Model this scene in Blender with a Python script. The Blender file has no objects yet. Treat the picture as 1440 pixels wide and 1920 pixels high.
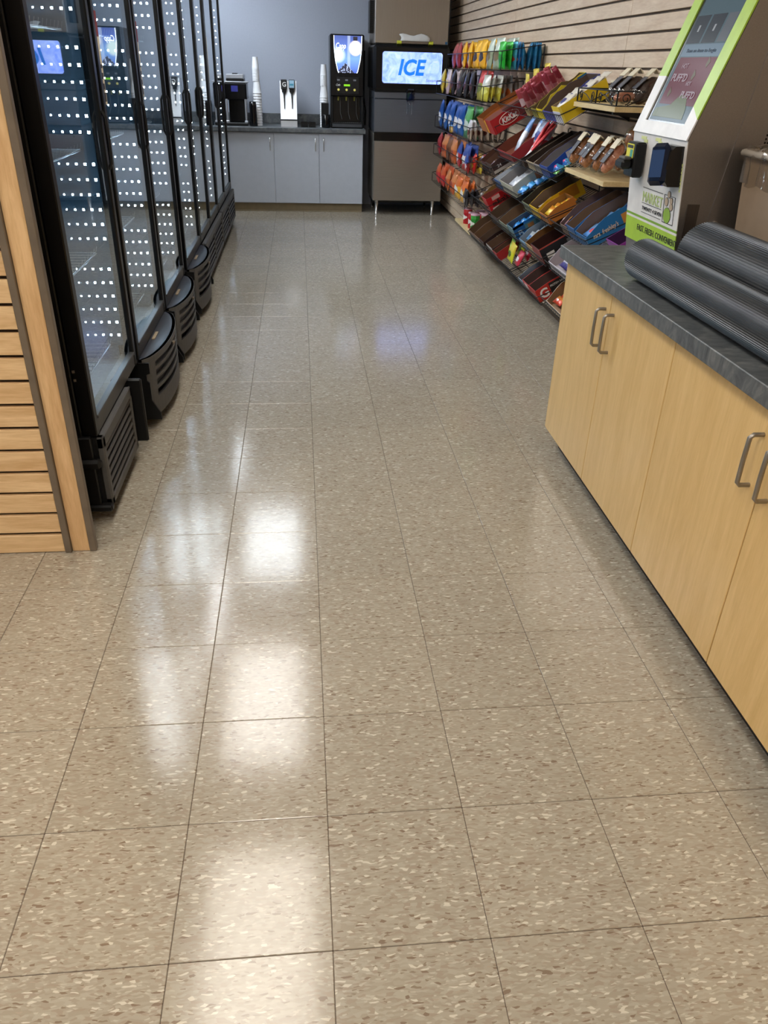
import bpy, math, random
from mathutils import Matrix, Vector
random.seed(7)
PI = math.pi
SC = bpy.context.scene
COL = SC.collection
# ---------------------------------------------------------------- camera, world, exposure
CAM = (-0.0238, -0.8523, 1.4526); YAW = .1116; PITCH = -.52336; ROLL = .030438; FPX = 1446.8
def _cam():
    cy, sy, cp, sp = math.cos(YAW), math.sin(YAW), math.cos(PITCH), math.sin(PITCH)
    f = Vector((sy*cp, cy*cp, sp)); r = Vector((cy, -sy, 0)); u = r.cross(f)
    cr, sr = math.cos(ROLL), math.sin(ROLL)
    r2 = r*cr + u*sr; u2 = u*cr - r*sr
    cd = bpy.data.cameras.new('camera'); cd.sensor_fit = 'HORIZONTAL'; cd.sensor_width = 36
    cd.lens = FPX/1440*36; cd.clip_start = .05
    c = bpy.data.objects.new('camera', cd); COL.objects.link(c)
    m = Matrix((r2, u2, -f)).transposed().to_4x4(); m.translation = Vector(CAM)
    c.matrix_world = m; SC.camera = c
_cam()
W = bpy.data.worlds.new('world'); SC.world = W; W.use_nodes = True
W.node_tree.nodes['Background'].inputs[0].default_value = (.05, .055, .06, 1)
W.node_tree.nodes['Background'].inputs[1].default_value = .3
SC.view_settings.view_transform = 'Standard'; SC.view_settings.look = 'None'
SC.view_settings.exposure = 0.0; SC.view_settings.gamma = 1; SC.view_settings.use_curve_mapping = False
# ceiling troffers: (y0, y1, x0, x1, colour, strength)
TROFFERS = [
 (1.03, 2.25, -.65, -.05, (1, .93, .83), 9.0),
 (2.95, 4.17, -.67, -.11, (1, .97, .93), 9.5),
 (5.20, 6.42, -.66, -.13, (.88, .95, 1), 9.5),
 (-1.3, -.08, -.65, -.05, (1, .93, .83), 16.0),
 (-3.6, -2.4, -.65, -.05, (1, .93, .83), 16.0),
 (-1.3, -.08, -3.1, -2.5, (1, .93, .83), 32.0),
 (7.10, 8.32, -1.42, -.86, (.82, .91, 1), 28.0),
 (4.20, 5.42, -1.42, -.86, (.90, .95, 1), 40.0),  # unseen light added to brighten the candy wall and back floor
]
CEIL = 2.75
# ---------------------------------------------------------------- colour and materials
def lin(c):
    out = []
    for v in c[:3]:
        v = v/255.0
        out.append(v/12.92 if v <= .04045 else ((v+.055)/1.055)**2.4)
    return (out[0], out[1], out[2], 1)
MATS = {}
class NT:
    def __init__(s, name):
        s.m = bpy.data.materials.new(name); s.m.use_nodes = True
        s.n = s.m.node_tree.nodes; s.l = s.m.node_tree.links
        s.b = s.n['Principled BSDF']; s.out = s.n['Material Output']
    def new(s, t, **k):
        x = s.n.new(t)
        for a, v in k.items(): setattr(x, a, v)
        return x
    def link(s, a, b): s.l.new(a, b)
    def math(s, op, a, b=None):
        x = s.new('ShaderNodeMath', operation=op)
        for i, v in enumerate((a, b)):
            if v is None: continue
            if isinstance(v, (int, float)): x.inputs[i].default_value = v
            else: s.link(v, x.inputs[i])
        return x.outputs[0]
    def mix(s, f, a, b, blend='MIX'):
        x = s.new('ShaderNodeMix', data_type='RGBA', blend_type=blend)
        for i, v in ((0, f), (6, a), (7, b)):
            if isinstance(v, (int, float)): x.inputs[i].default_value = v
            elif isinstance(v, tuple): x.inputs[i].default_value = v
            else: s.link(v, x.inputs[i])
        return x.outputs[2]
    def coords(s, scale=(1, 1, 1), rnd=0, kind='Object'):
        tc = s.new('ShaderNodeTexCoord'); o = tc.outputs[kind]
        if rnd:
            oi = s.new('ShaderNodeObjectInfo')
            ml = s.math('MULTIPLY', oi.outputs['Random'], rnd)
            cb = s.new('ShaderNodeCombineXYZ')
            for i in range(3): s.link(ml, cb.inputs[i])
            va = s.new('ShaderNodeVectorMath', operation='ADD'); s.link(o, va.inputs[0]); s.link(cb.outputs[0], va.inputs[1]); o = va.outputs[0]
        mp = s.new('ShaderNodeMapping'); s.link(o, mp.inputs[0]); mp.inputs['Scale'].default_value = scale
        return mp.outputs[0]
    def noise(s, vec, scale=5, detail=2, rough=.5, dist=0):
        x = s.new('ShaderNodeTexNoise'); x.inputs['Scale'].default_value = scale
        x.inputs['Detail'].default_value = detail; x.inputs['Roughness'].default_value = rough; x.inputs['Distortion'].default_value = dist
        s.link(vec, x.inputs['Vector']); return x
    def ramp(s, fac, stops, const=False):
        x = s.new('ShaderNodeValToRGB'); s.link(fac, x.inputs[0]); cr = x.color_ramp
        if const: cr.interpolation = 'CONSTANT'
        while len(cr.elements) < len(stops): cr.elements.new(.5)
        for e, (p, c) in zip(cr.elements, stops): e.position = p; e.color = c
        return x.outputs[0]
    def bump(s, h, strength=.1, dist=.002):
        x = s.new('ShaderNodeBump'); x.inputs['Strength'].default_value = strength; x.inputs['Distance'].default_value = dist
        s.link(h, x.inputs['Height']); s.link(x.outputs[0], s.b.inputs['Normal'])
def plain(name, rgb, rough=.5, metal=0, var=.06, scale=20, bump=.05, spec=None, trans=0):
    if name in MATS: return MATS[name]
    t = NT(name); c = lin(rgb)
    nz = t.noise(t.coords(), scale, 3)
    lo = tuple(max(0, v*(1-var)) for v in c[:3])+(1,); hi = tuple(min(1, v*(1+var)) for v in c[:3])+(1,)
    t.link(t.ramp(nz.outputs[0], [(.3, lo), (.7, hi)]), t.b.inputs['Base Color'])
    t.b.inputs['Roughness'].default_value = rough; t.b.inputs['Metallic'].default_value = metal
    if spec is not None: t.b.inputs['Specular IOR Level'].default_value = spec
    if trans: t.b.inputs['Transmission Weight'].default_value = trans
    if bump: t.bump(nz.outputs[0], bump, .002)
    MATS[name] = t.m; return t.m
def emit(name, rgb, strength=1, rgb2=None, scale=12):
    if name in MATS: return MATS[name]
    t = NT(name); t.b.inputs['Base Color'].default_value = lin(rgb); t.b.inputs['Roughness'].default_value = .3
    if rgb2:
        nz = t.noise(t.coords(), scale, 4, .6, 1.5)
        t.link(t.ramp(nz.outputs[0], [(.35, lin(rgb)), (.65, lin(rgb2))]), t.b.inputs['Emission Color'])
    else: t.b.inputs['Emission Color'].default_value = lin(rgb)
    t.b.inputs['Emission Strength'].default_value = strength
    MATS[name] = t.m; return t.m
def emit_lin(name, col, strength):
    t = NT(name); t.b.inputs['Base Color'].default_value = (.8, .8, .8, 1)
    t.b.inputs['Emission Color'].default_value = tuple(col)+(1,); t.b.inputs['Emission Strength'].default_value = strength
    return t.m
def wood(name, axis, lo, hi, rough=.42):
    if name in MATS: return MATS[name]
    t = NT(name)
    s = {'x': (.9, 9, 9), 'y': (9, .9, 9), 'z': (9, 9, .9)}[axis]
    v = t.coords(s, rnd=40)
    n1 = t.noise(v, 2.2, 5, .6, 1.2); n2 = t.noise(t.coords(tuple(q*6 for q in s), rnd=40), 3, 3, .6)
    f = t.math('ADD', t.math('MULTIPLY', n1.outputs[0], .65), t.math('MULTIPLY', n2.outputs[0], .35))
    t.link(t.ramp(f, [(.36, lin(lo)), (.64, lin(hi))]), t.b.inputs['Base Color'])
    t.b.inputs['Roughness'].default_value = rough; t.bump(n2.outputs[0], .04, .001)
    MATS[name] = t.m; return t.m
def steel(name, rgb, rough=.32, axis='x'):
    if name in MATS: return MATS[name]
    t = NT(name)
    s = {'x': (1, 60, 60), 'y': (60, 1, 60), 'z': (60, 60, 1)}[axis]
    n = t.noise(t.coords(s), 6, 3)
    c = lin(rgb)
    t.link(t.ramp(n.outputs[0], [(.3, tuple(v*.9 for v in c[:3])+(1,)), (.7, c)]), t.b.inputs['Base Color'])
    t.b.inputs['Metallic'].default_value = .9; t.b.inputs['Roughness'].default_value = rough
    t.bump(n.outputs[0], .03, .0005)
    MATS[name] = t.m; return t.m
def floor_mat():
    t = NT('vinyl_composition_tile')
    base = t.coords((1, 1, 1), rnd=60)
    d = t.noise(base, 30, 2); sub = t.new('ShaderNodeVectorMath', operation='MULTIPLY_ADD')
    t.link(d.outputs['Color'], sub.inputs[0]); sub.inputs[1].default_value = (.022, .012, 0); t.link(base, sub.inputs[2])
    def vor(sx, sy):
        mp = t.new('ShaderNodeMapping'); t.link(sub.outputs[0], mp.inputs[0]); mp.inputs['Scale'].default_value = (sx, sy, 1)
        v = t.new('ShaderNodeTexVoronoi'); v.voronoi_dimensions = '2D'; v.inputs['Scale'].default_value = 1; t.link(mp.outputs[0], v.inputs['Vector'])
        se = t.new('ShaderNodeSeparateColor'); t.link(v.outputs['Color'], se.inputs[0]); return se
    a = vor(82, 270); b = vor(125, 400)
    c0 = t.ramp(a.outputs[0], [(0, lin((160, 150, 134))), (.30, lin((166, 157, 141))), (.62, lin((171, 163, 147))), (.84, lin((158, 145, 129)))], True)
    c1 = t.ramp(b.outputs[1], [(0, lin((168, 154, 137))), (.9, lin((184, 175, 159))), (.965, lin((140, 125, 108)))], True)
    m1 = t.math('GREATER_THAN', b.outputs[1], .9)
    c2 = t.mix(m1, c0, c1)
    sc = t.math('GREATER_THAN', a.outputs[1], .965)
    c3 = t.mix(sc, c2, lin((204, 196, 180)))
    dk = t.math('LESS_THAN', a.outputs[2], .022)
    c4 = t.mix(dk, c3, lin((132, 114, 97)))
    oi = t.new('ShaderNodeObjectInfo')
    br = t.math('ADD', t.math('MULTIPLY', oi.outputs['Random'], .06), .90)
    c5 = t.mix(1.0, c4, c4, 'MIX')
    hs = t.new('ShaderNodeHueSaturation'); t.link(c4, hs.inputs['Color']); t.link(br, hs.inputs['Value'])
    t.link(hs.outputs[0], t.b.inputs['Base Color'])
    tc = t.new('ShaderNodeNewGeometry')
    w = t.noise(tc.outputs['Position'], 9, 3, .55)
    t.link(t.math('ADD', t.math('MULTIPLY', w.outputs[0], .08), .10), t.b.inputs['Roughness'])
    t.b.inputs['Specular IOR Level'].default_value = .72
    w2 = t.noise(tc.outputs['Position'], 34, 2, .5)
    t.bump(w2.outputs[0], .045, .004)
    return t.m
def counter_mat():
    t = NT('charcoal_laminate')
    n = t.noise(t.coords((1, 2.2, 1)), 13, 6, .68, .8)
    t.link(t.ramp(n.outputs[0], [(.30, lin((54, 58, 62))), (.5, lin((84, 87, 89))), (.70, lin((116, 117, 116)))]), t.b.inputs['Base Color'])
    t.b.inputs['Roughness'].default_value = .45; return t.m
def pane_mat(name, tint, ior=1.55, strength=1.0, refl=(1, 1, 1, 1)):
    if name in MATS: return MATS[name]
    t = NT(name); t.n.remove(t.b)
    tr = t.new('ShaderNodeBsdfTransparent'); tr.inputs[0].default_value = tint
    gl = t.new('ShaderNodeBsdfGlossy'); gl.inputs['Roughness'].default_value = .015; gl.inputs['Color'].default_value = refl
    lw = t.new('ShaderNodeFresnel'); lw.inputs['IOR'].default_value = ior
    n = t.noise(t.coords((1, 1, .3)), 2.5, 1)
    bp = t.new('ShaderNodeBump'); bp.inputs['Strength'].default_value = .02; bp.inputs['Distance'].default_value = .01
    t.link(n.outputs[0], bp.inputs['Height']); t.link(bp.outputs[0], gl.inputs['Normal'])
    mx = t.new('ShaderNodeMixShader')
    ge = t.new('ShaderNodeNewGeometry')
    fac = t.math('MULTIPLY', t.math('MINIMUM', t.math('MULTIPLY', lw.outputs[0], strength), .9), t.math('SUBTRACT', 1, ge.outputs['Backfacing']))
    t.link(fac, mx.inputs[0]); t.link(tr.outputs[0], mx.inputs[1]); t.link(gl.outputs[0], mx.inputs[2])
    t.link(mx.outputs[0], t.out.inputs[0]); MATS[name] = t.m; return t.m
def bagmat(c1, c2, c3, h=.17, band=.55, ec=.4, dark=.0):
    """printed foil: body colour, upper band, oval motif; sized by the bag's own height"""
    key = 'print_%s_%s_%s_%g' % (c1, c2, c3, h)
    if key in MATS: return MATS[key]
    t = NT('printed_foil'); tc = t.new('ShaderNodeTexCoord'); se = t.new('ShaderNodeSeparateXYZ')
    nz = t.noise(tc.outputs['Object'], 26, 3, .6)
    t.link(tc.outputs['Object'], se.inputs[0])
    zz = t.math('ADD', se.outputs[2], t.math('MULTIPLY', t.math('SUBTRACT', nz.outputs[0], .5), h*.25))
    b = t.math('GREATER_THAN', zz, h*band)
    ey = t.math('DIVIDE', se.outputs[1], h*.30); ez = t.math('DIVIDE', t.math('SUBTRACT', zz, h*ec), h*.17)
    e = t.math('LESS_THAN', t.math('ADD', t.math('MULTIPLY', ey, ey), t.math('MULTIPLY', ez, ez)), 1)
    col = t.mix(e, t.mix(b, lin(c1), lin(c2)), lin(c3))
    t.link(col, t.b.inputs['Base Color']); t.b.inputs['Roughness'].default_value = .3; t.b.inputs['Metallic'].default_value = .15
    n2 = t.noise(tc.outputs['Object'], 45, 2); t.bump(n2.outputs[0], .5, .006)
    MATS[key] = t.m; return t.m
# ---------------------------------------------------------------- mesh builder
MW = {}          # world matrices of parents
class MB:
    def __init__(s): s.v = []; s.f = []; s.mi = []; s.sm = []; s.T = Matrix.Identity(4)
    def add(s, vs, fs, m=0, smooth=False):
        o = len(s.v)
        s.v += [s.T @ Vector(q) for q in vs]
        for f in fs: s.f.append([o+i for i in f]); s.mi.append(m); s.sm.append(smooth)
        return s
    def box(s, x0, x1, y0, y1, z0, z1, m=0, b=0.0):
        x0, x1 = min(x0, x1), max(x0, x1); y0, y1 = min(y0, y1), max(y0, y1); z0, z1 = min(z0, z1), max(z0, z1)
        if b <= 0:
            vs = [(x, y, z) for x in (x0, x1) for y in (y0, y1) for z in (z0, z1)]
            return s.add(vs, [(0, 1, 3, 2), (4, 6, 7, 5), (0, 4, 5, 1), (2, 3, 7, 6), (0, 2, 6, 4), (1, 5, 7, 3)], m)
        b = min(b, (x1-x0)*.49, (y1-y0)*.49, (z1-z0)*.49)
        X = (x0, x1); Y = (y0, y1); Z = (z0, z1); vs = []; idx = {}
        for i in (0, 1):
            for j in (0, 1):
                for k in (0, 1):
                    sx, sy, sz = (b, -b)[i], (b, -b)[j], (b, -b)[k]
                    for a in range(3):
                        p = [X[i]+sx, Y[j]+sy, Z[k]+sz]; p[a] = (X[i], Y[j], Z[k])[a]
                        idx[i, j, k, a] = len(vs); vs.append(p)
        fs = []
        for i in (0, 1):
            fs.append([idx[i, j, k, 0] for j, k in ((0, 0), (1, 0), (1, 1), (0, 1))][::(1 if i else -1)])
            fs.append([idx[j, i, k, 1] for j, k in ((0, 0), (0, 1), (1, 1), (1, 0))][::(1 if i else -1)])
            fs.append([idx[j, k, i, 2] for j, k in ((0, 0), (1, 0), (1, 1), (0, 1))][::(1 if i else -1)])
        for j in (0, 1):
            for k in (0, 1):
                q = [idx[0, j, k, 1], idx[1, j, k, 1], idx[1, j, k, 2], idx[0, j, k, 2]]; fs.append(q if (j == k) == False else q[::-1])
                q = [idx[j, 0, k, 0], idx[j, 1, k, 0], idx[j, 1, k, 2], idx[j, 0, k, 2]]; fs.append(q[::-1] if (j == k) == False else q)
                q = [idx[j, k, 0, 0], idx[j, k, 1, 0], idx[j, k, 1, 1], idx[j, k, 0, 1]]; fs.append(q if (j == k) == False else q[::-1])
        for i in (0, 1):
            for j in (0, 1):
                for k in (0, 1):
                    q = [idx[i, j, k, a] for a in range(3)]; fs.append(q if (i+j+k) % 2 else q[::-1])
        return s.add(vs, fs, m)
    def tube(s, pts, r, n=6, m=0, cap=True, closed=False):
        pts = [Vector(p) for p in pts]; N = len(pts); vs = []; fs = []; prev = None
        for i, p in enumerate(pts):
            if closed: d = pts[(i+1) % N]-pts[i-1]
            else: d = pts[min(i+1, N-1)]-pts[max(i-1, 0)]
            d.normalize()
            if prev is None:
                u = d.cross(Vector((0, 0, 1)))
                if u.length < .2: u = d.cross(Vector((0, 1, 0)))
            else: u = prev-d*prev.dot(d)
            u.normalize(); prev = u; w = d.cross(u)
            rr = r[i] if isinstance(r, (list, tuple)) else r
            for k in range(n):
                a = 2*PI*k/n; vs.append(p+u*(rr*math.cos(a))+w*(rr*math.sin(a)))
        for i in range(N if closed else N-1):
            j = (i+1) % N
            for k in range(n): fs.append((i*n+k, i*n+(k+1) % n, j*n+(k+1) % n, j*n+k))
        s.add(vs, fs, m, n > 4)
        if cap and not closed:
            s.add(vs[:n], [list(range(n))[::-1]], m); s.add(vs[-n:], [list(range(n))], m)
        return s
    def lathe(s, prof, n=20, c=(0, 0, 0), m=0, smooth=True):
        vs = []; fs = []
        for (r, z) in prof:
            for k in range(n):
                a = 2*PI*k/n; vs.append((c[0]+r*math.cos(a), c[1]+r*math.sin(a), c[2]+z))
        for i in range(len(prof)-1):
            for k in range(n): fs.append((i*n+k, i*n+(k+1) % n, (i+1)*n+(k+1) % n, (i+1)*n+k))
        s.add(vs, fs, m, smooth)
        if prof[0][0] > 1e-5: s.add(vs[:n], [list(range(n))[::-1]], m)
        if prof[-1][0] > 1e-5: s.add(vs[-n:], [list(range(n))], m)
        return s
    def prism(s, poly, axis, a, b, m=0):
        """polygon in the two other axes, extruded from a to b on axis 'x','y','z'"""
        def P(u, v, w): return {'x': (w, u, v), 'y': (u, w, v), 'z': (u, v, w)}[axis]
        n = len(poly); vs = [P(u, v, a) for u, v in poly]+[P(u, v, b) for u, v in poly]
        fs = [list(range(n))[::-1], list(range(n, 2*n))]+[(i, (i+1) % n, n+(i+1) % n, n+i) for i in range(n)]
        return s.add(vs, fs, m)
    def mesh(s, name, mats, M=None):
        me = bpy.data.meshes.new(name)
        vs = [M @ q for q in s.v] if M is not None else s.v
        me.from_pydata([tuple(q) for q in vs], [], s.f)
        for mt in mats: me.materials.append(mt)
        for p, i, sm in zip(me.polygons, s.mi, s.sm): p.material_index = i; p.use_smooth = sm
        import bmesh
        b = bmesh.new(); b.from_mesh(me); bmesh.ops.recalc_face_normals(b, faces=b.faces); b.to_mesh(me); b.free()
        me.update(); return me
    def build(s, name, mats, parent=None, origin=None, local=False, label=None, cat=None, group=None, kind=None):
        """mesh authored in world space (or in the parent's own space with local=True)"""
        if not isinstance(mats, (list, tuple)): mats = [mats]
        if parent is not None:
            M = None if local else MW[parent.name].inverted()
            o = bpy.data.objects.new(name, s.mesh(name, mats, M)); o.parent = parent
            MW[o.name] = MW[parent.name].copy()
        else:
            if origin is None:
                xs = [q[0] for q in s.v]; ys = [q[1] for q in s.v]; zs = [q[2] for q in s.v]
                origin = ((min(xs)+max(xs))/2, (min(ys)+max(ys))/2, min(zs))
            o = bpy.data.objects.new(name, s.mesh(name, mats, Matrix.Translation(Vector(origin)).inverted()))
            o.location = origin; MW[o.name] = Matrix.Translation(Vector(origin))
        COL.objects.link(o); tag(o, label, cat, group, kind); return o
def tag(o, label=None, cat=None, group=None, kind=None):
    if label: o['label'] = label
    if cat: o['category'] = cat
    if group: o['group'] = group
    if kind: o['kind'] = kind
    return o
def thing(name, label, cat, loc, group=None, M=None, kind=None):
    o = bpy.data.objects.new(name, None); COL.objects.link(o); o.empty_display_size = .05
    if M is None: M = Matrix.Translation(Vector(loc))
    o.matrix_world = M; MW[o.name] = M.copy(); tag(o, label, cat, group, kind); return o
def BX(name, mat, parent, *a, b=0.0, **k): return MB().box(*a, b=b).build(name, mat, parent, **k)
def inst(name, me, M, parent=None, **k):
    o = bpy.data.objects.new(name, me); COL.objects.link(o)
    if parent is not None: o.parent = parent; o.matrix_basis = MW[parent.name].inverted() @ M
    else: o.matrix_world = M; MW[o.name] = M.copy()
    tag(o, **k); return o
def text(parent, s, mat, org, right, up, size, name='lettering', shear=0, offset=0, width=None, align='LEFT', depth=.0006, label=None):
    """raised lettering in world space: org is the lower left corner"""
    cu = bpy.data.curves.new(name, 'FONT'); cu.body = s; cu.size = size; cu.shear = shear; cu.offset = offset
    cu.extrude = depth; cu.align_x = align; cu.resolution_u = 3
    t = bpy.data.objects.new('tmp', cu); COL.objects.link(t); bpy.context.view_layer.update()
    me = bpy.data.meshes.new_from_object(t.evaluated_get(bpy.context.evaluated_depsgraph_get()))
    bpy.data.objects.remove(t); bpy.data.curves.remove(cu)
    r = Vector(right).normalized(); u = Vector(up); u = (u-r*u.dot(r)).normalized(); n = r.cross(u)
    sx = 1
    if width:
        xs = [q.co.x for q in me.vertices]; sx = width/(max(xs)-min(xs))
    M = Matrix((r*sx, u, n)).transposed().to_4x4(); M.translation = Vector(org)+n*depth
    me.transform(MW[parent.name].inverted() @ M)
    me.materials.clear(); me.materials.append(mat)
    o = bpy.data.objects.new(name, me); COL.objects.link(o); o.parent = parent
    if label: o['label'] = label
    return o
# ---------------------------------------------------------------- shared materials
BLACK = plain('black_plastic', (12, 12, 13), .42, bump=.15, scale=60, spec=.35)
BLACKG = plain('black_gloss', (9, 9, 11), .2)
DGREY = plain('dark_grey_plastic', (78, 76, 74), .5, bump=.2, scale=80)
WIRE = plain('black_wire', (16, 15, 16), .4, .3)
MAPLE_X = wood('maple_slat_lying', 'x', (204, 164, 116), (232, 200, 154))
MAPLE_Y = wood('maple_slat_wall', 'y', (200, 174, 146), (224, 204, 178))  # maple greyed in its colour for the dim, blue light there
MAPLE_Z = wood('maple_upright', 'z', (198, 156, 108), (226, 190, 142))
DOORW = wood('maple_laminate_door', 'z', (203, 168, 108), (218, 184, 126), .38)
SHELFW = wood('maple_shelf', 'y', (196, 172, 122), (222, 200, 152), .4)
GREYM = plain('grey_metal_trim', (121, 109, 95), .45, .35, var=.12, scale=14)
GROOVE = plain('groove_brown', (86, 70, 54), .7)
FLOOR = floor_mat()
GROUT = plain('tile_joint', (70, 56, 46), .8)
COUNTER = counter_mat()
STEEL = steel('brushed_steel', (168, 162, 154), .33)
STEELD = steel('dark_brushed_steel', (120, 126, 136), .36)  # same steel with darker, bluish reflections put into its colour
SILVERV = steel('bright_silver', (214, 216, 220), .4, 'z')
STEELV = steel('brushed_steel_upright', (168, 158, 146), .36, 'z')
STEELK = steel('kiosk_steel', (156, 150, 146), .38, 'y')
CHROME = plain('satin_chrome', (200, 198, 194), .25, .95, bump=0)
WALLP = plain('wall_paint', (160, 165, 176), .85, scale=60, var=.02, bump=.1)
CEILM = plain('ceiling_tile', (238, 236, 232), .9, scale=90, var=.05, bump=.3)
GREYLAM = plain('grey_laminate', (178, 183, 192), .55, var=.02, bump=.02)
WHITE = plain('white_plastic', (230, 229, 226), .4, bump=.02)
CREAM = plain('cream_paper', (226, 216, 190), .6)
CARD = plain('brown_card', (124, 98, 76), .8, var=.1)
CARDG = plain('grey_card', (132, 124, 118), .8, var=.1)
GLASS = pane_mat('cooler_glass', (.80, .87, .92, 1), 1.6, 1.7, (.92, .97, 1, 1))
FILM = pane_mat('clear_film', (.88, .88, .87, 1), 1.5, 1.6)
CLEARP = pane_mat('clear_plastic', (.82, .88, .92, 1), 1.5, 1.5)
# ---------------------------------------------------------------- setting: floor
T = .3048
fl = thing('floor', None, None, (0, 0, 0), kind='structure')
BX('subfloor', GROUT, fl, -6.1, 1.72, -4.9, 9.2, -.05, -.0015)
g = .0006
tm = MB().box(-T/2+g, T/2-g, -T/2+g, T/2-g, -.012, 0, b=.0012).mesh('tile', [FLOOR])
rest = MB(); cnt = 0
for j in range(-16, 31):
    for i in range(-20, 6):
        cx, cy = (i+.5)*T, (j+.5)*T
        vis = (-1 <= j <= 4 and -4 <= i <= 3) or (j > 4 and -3 <= i <= (3 if j < 7 else 5) and j <= 27)
        if vis and cnt < 298:
            inst('tile', tm, Matrix.Translation((cx, cy, 0)), fl); cnt += 1
        else: rest.box(cx-T/2+g, min(cx+T/2-g, 1.7), cy-T/2+g, cy+T/2-g, -.012, 0)
rest.build('tile_field', FLOOR, fl, kind='stuff')
# ceiling and lamps
ce = thing('ceiling', None, None, (0, 0, CEIL), kind='structure')
BX('ceiling_slab', CEILM, ce, -6.1, 1.72, -4.9, 9.2, CEIL+.02, CEIL+.08)
gm = MB()
for i in range(-10, 4): gm.box(i*.61-.045-.012, i*.61-.045+.012, -4.9, 9.2, CEIL+.004, CEIL+.02)
for j in range(-8, 16): gm.box(-6.1, 1.72, j*.61+.4-.012, j*.61+.4+.012, CEIL+.0045, CEIL+.02)
gm.build('ceiling_grid', WHITE, ce)
names = ['over the middle of the aisle near the post', 'over the coolers with round vents', 'nearest the coffee counter',
         'above the photographer', 'farthest behind the photographer', 'over the area left of the slat partition', 'above the cooler tops next to the back wall', 'above the cooler tops, halfway along the aisle']
for q, (y0, y1, x0, x1, col, st) in enumerate(TROFFERS):
    c = thing('ceiling_light', 'flat rectangular ceiling light '+names[q], 'light', ((x0+x1)/2, (y0+y1)/2, CEIL), 'ceiling lights')
    f = MB()
    for a in ((x0-.03, x0, y0-.03, y1+.03), (x1, x1+.03, y0-.03, y1+.03), (x0, x1, y0-.03, y0), (x0, x1, y1, y1+.03)): f.box(*a, CEIL-.02, CEIL+.003, b=.002)
    f.build('frame', WHITE, c)
    BX('diffuser', emit_lin('lamp_diffuser', col, st), c, x0, x1, y0, y1, CEIL-.012, CEIL-.004)
# ---------------------------------------------------------------- walls
YB = 9.12
BX('wall_back', WALLP, None, -1.6, 1.75, YB, YB+.1, 0, CEIL+.02, kind='structure')
BX('wall_left', WALLP, None, -1.62, -1.52, 1.58, YB, 0, CEIL+.02, kind='structure')
BX('wall_front', WALLP, None, -6.1, 1.75, -4.98, -4.88, 0, CEIL+.02, kind='structure')
BX('wall_far_left', WALLP, None, -6.2, -6.1, -4.88, 1.6, 0, CEIL+.02, kind='structure')
# right slat wall
XR = 1.66; SP = .0762
wr = thing('wall_right', None, None, (XR, 4, 0), kind='structure')
BX('backing', GROOVE, wr, XR+.014, XR+.09, -4.9, YB, 0, CEIL+.02)
def slat_me(L, ax, th=.016):
    m = MB(); h = SP-.011
    prof = [(-.0, 0), (-th, .0), (-th, h-.0), (-.0, h)]
    # T slot profile: face lips on both edges
    if ax == 'y': m.box(0, th, -L/2, L/2, 0, h, b=.0015)
    else: m.box(-L/2, L/2, 0, th, 0, h, b=.0015)
    return m
panels = [(-4.85, -3.68), (-3.67, -1.235), (-1.233, 1.205), (1.207, 3.645), (3.647, 6.085), (6.087, 8.525), (8.527, YB-.002)]
for a, b in panels:
    me = slat_me(b-a-.001, 'y').mesh('slat', [MAPLE_Y])
    for k in range(36):
        z = .028+k*SP+.0055
        if z+SP > CEIL+.02: break
        if k < 9 and a < 1: continue
        inst('slat', me, Matrix.Translation((XR, (a+b)/2, z)), wr)
# left partition (faces the camera)
pl = thing('wall_partition', None, None, (-1.5, 1.5, 0), kind='structure')
BX('core', GROOVE, pl, -6.1, -.80, 1.457, 1.57, 0, CEIL+.02)
me = slat_me(2.4, 'x').mesh('slat', [MAPLE_X])
for k in range(35):
    inst('slat', me, Matrix.Translation((-.848-1.2, 1.433, k*SP+(.004 if k else .003))), pl)
me2 = slat_me(2.8, 'x').mesh('slat', [MAPLE_X])
for k in range(0, 35):
    inst('slat', me2, Matrix.Translation((-.848-2.401-1.4, 1.433, k*SP+.004)), pl)
BX('edge_strip', GREYM, pl, -.847, -.826, 1.427, 1.455, .001, CEIL, b=.002)
BX('corner_board', MAPLE_Z, pl, -.825, -.769, 1.438, 1.456, .001, CEIL, b=.001)
BX('edge_strip', GREYM, pl, -.768, -.746, 1.434, 1.457, .001, CEIL, b=.002)
# ---------------------------------------------------------------- coolers
XD = -.74   # glass door plane
LEDM = emit_lin('led_point', (.74, .90, 1.0), 170)
PCB = plain('led_board', (72, 98, 118), .5)
INNER = plain('cooler_liner', (90, 116, 140), .4, bump=0)
INNERW = plain('cooler_liner_floor', (168, 172, 176), .35, bump=0)
FRAME = plain('black_door_frame', (7, 7, 8), .3, spec=.3)
FRAMEG = plain('door_gasket_grey', (58, 56, 54), .4)
LEDROWS = []
for top in (1.482+.378, 1.482, 1.110, .730): LEDROWS += [top-.0530*k for k in range(6)]
def leds_with_reflections(parent, yw, xs0=-.787, ncol=6, rows=LEDROWS, sgn=-1):  # columns past the first stand in for the strip's reflections in the glass
    st = MB().box(xs0-.19, xs0+.012, yw, yw+.004, .42, 1.92).build('led_board', PCB, parent)
    lm = MB()
    rad = [.0052, .0046, .0040, .0034, .0028, .0022, .0018]
    for c in range(ncol):
        x = xs0-.031*c-.0006*c*c*0
        for z in rows:
            r = rad[c]; lm.box(x-r, x+r, yw-.004, yw, z-r, z+r, 1).add([(x-r*.9, yw-.0045, z-r*.9), (x+r*.9, yw-.0045, z-r*.9), (x+r*.9, yw-.0045, z+r*.9), (x-r*.9, yw-.0045, z+r*.9)], [(0, 1, 2, 3)], 0)
    lm.build('led', [LEDM, PCB], st, kind='stuff')
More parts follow.
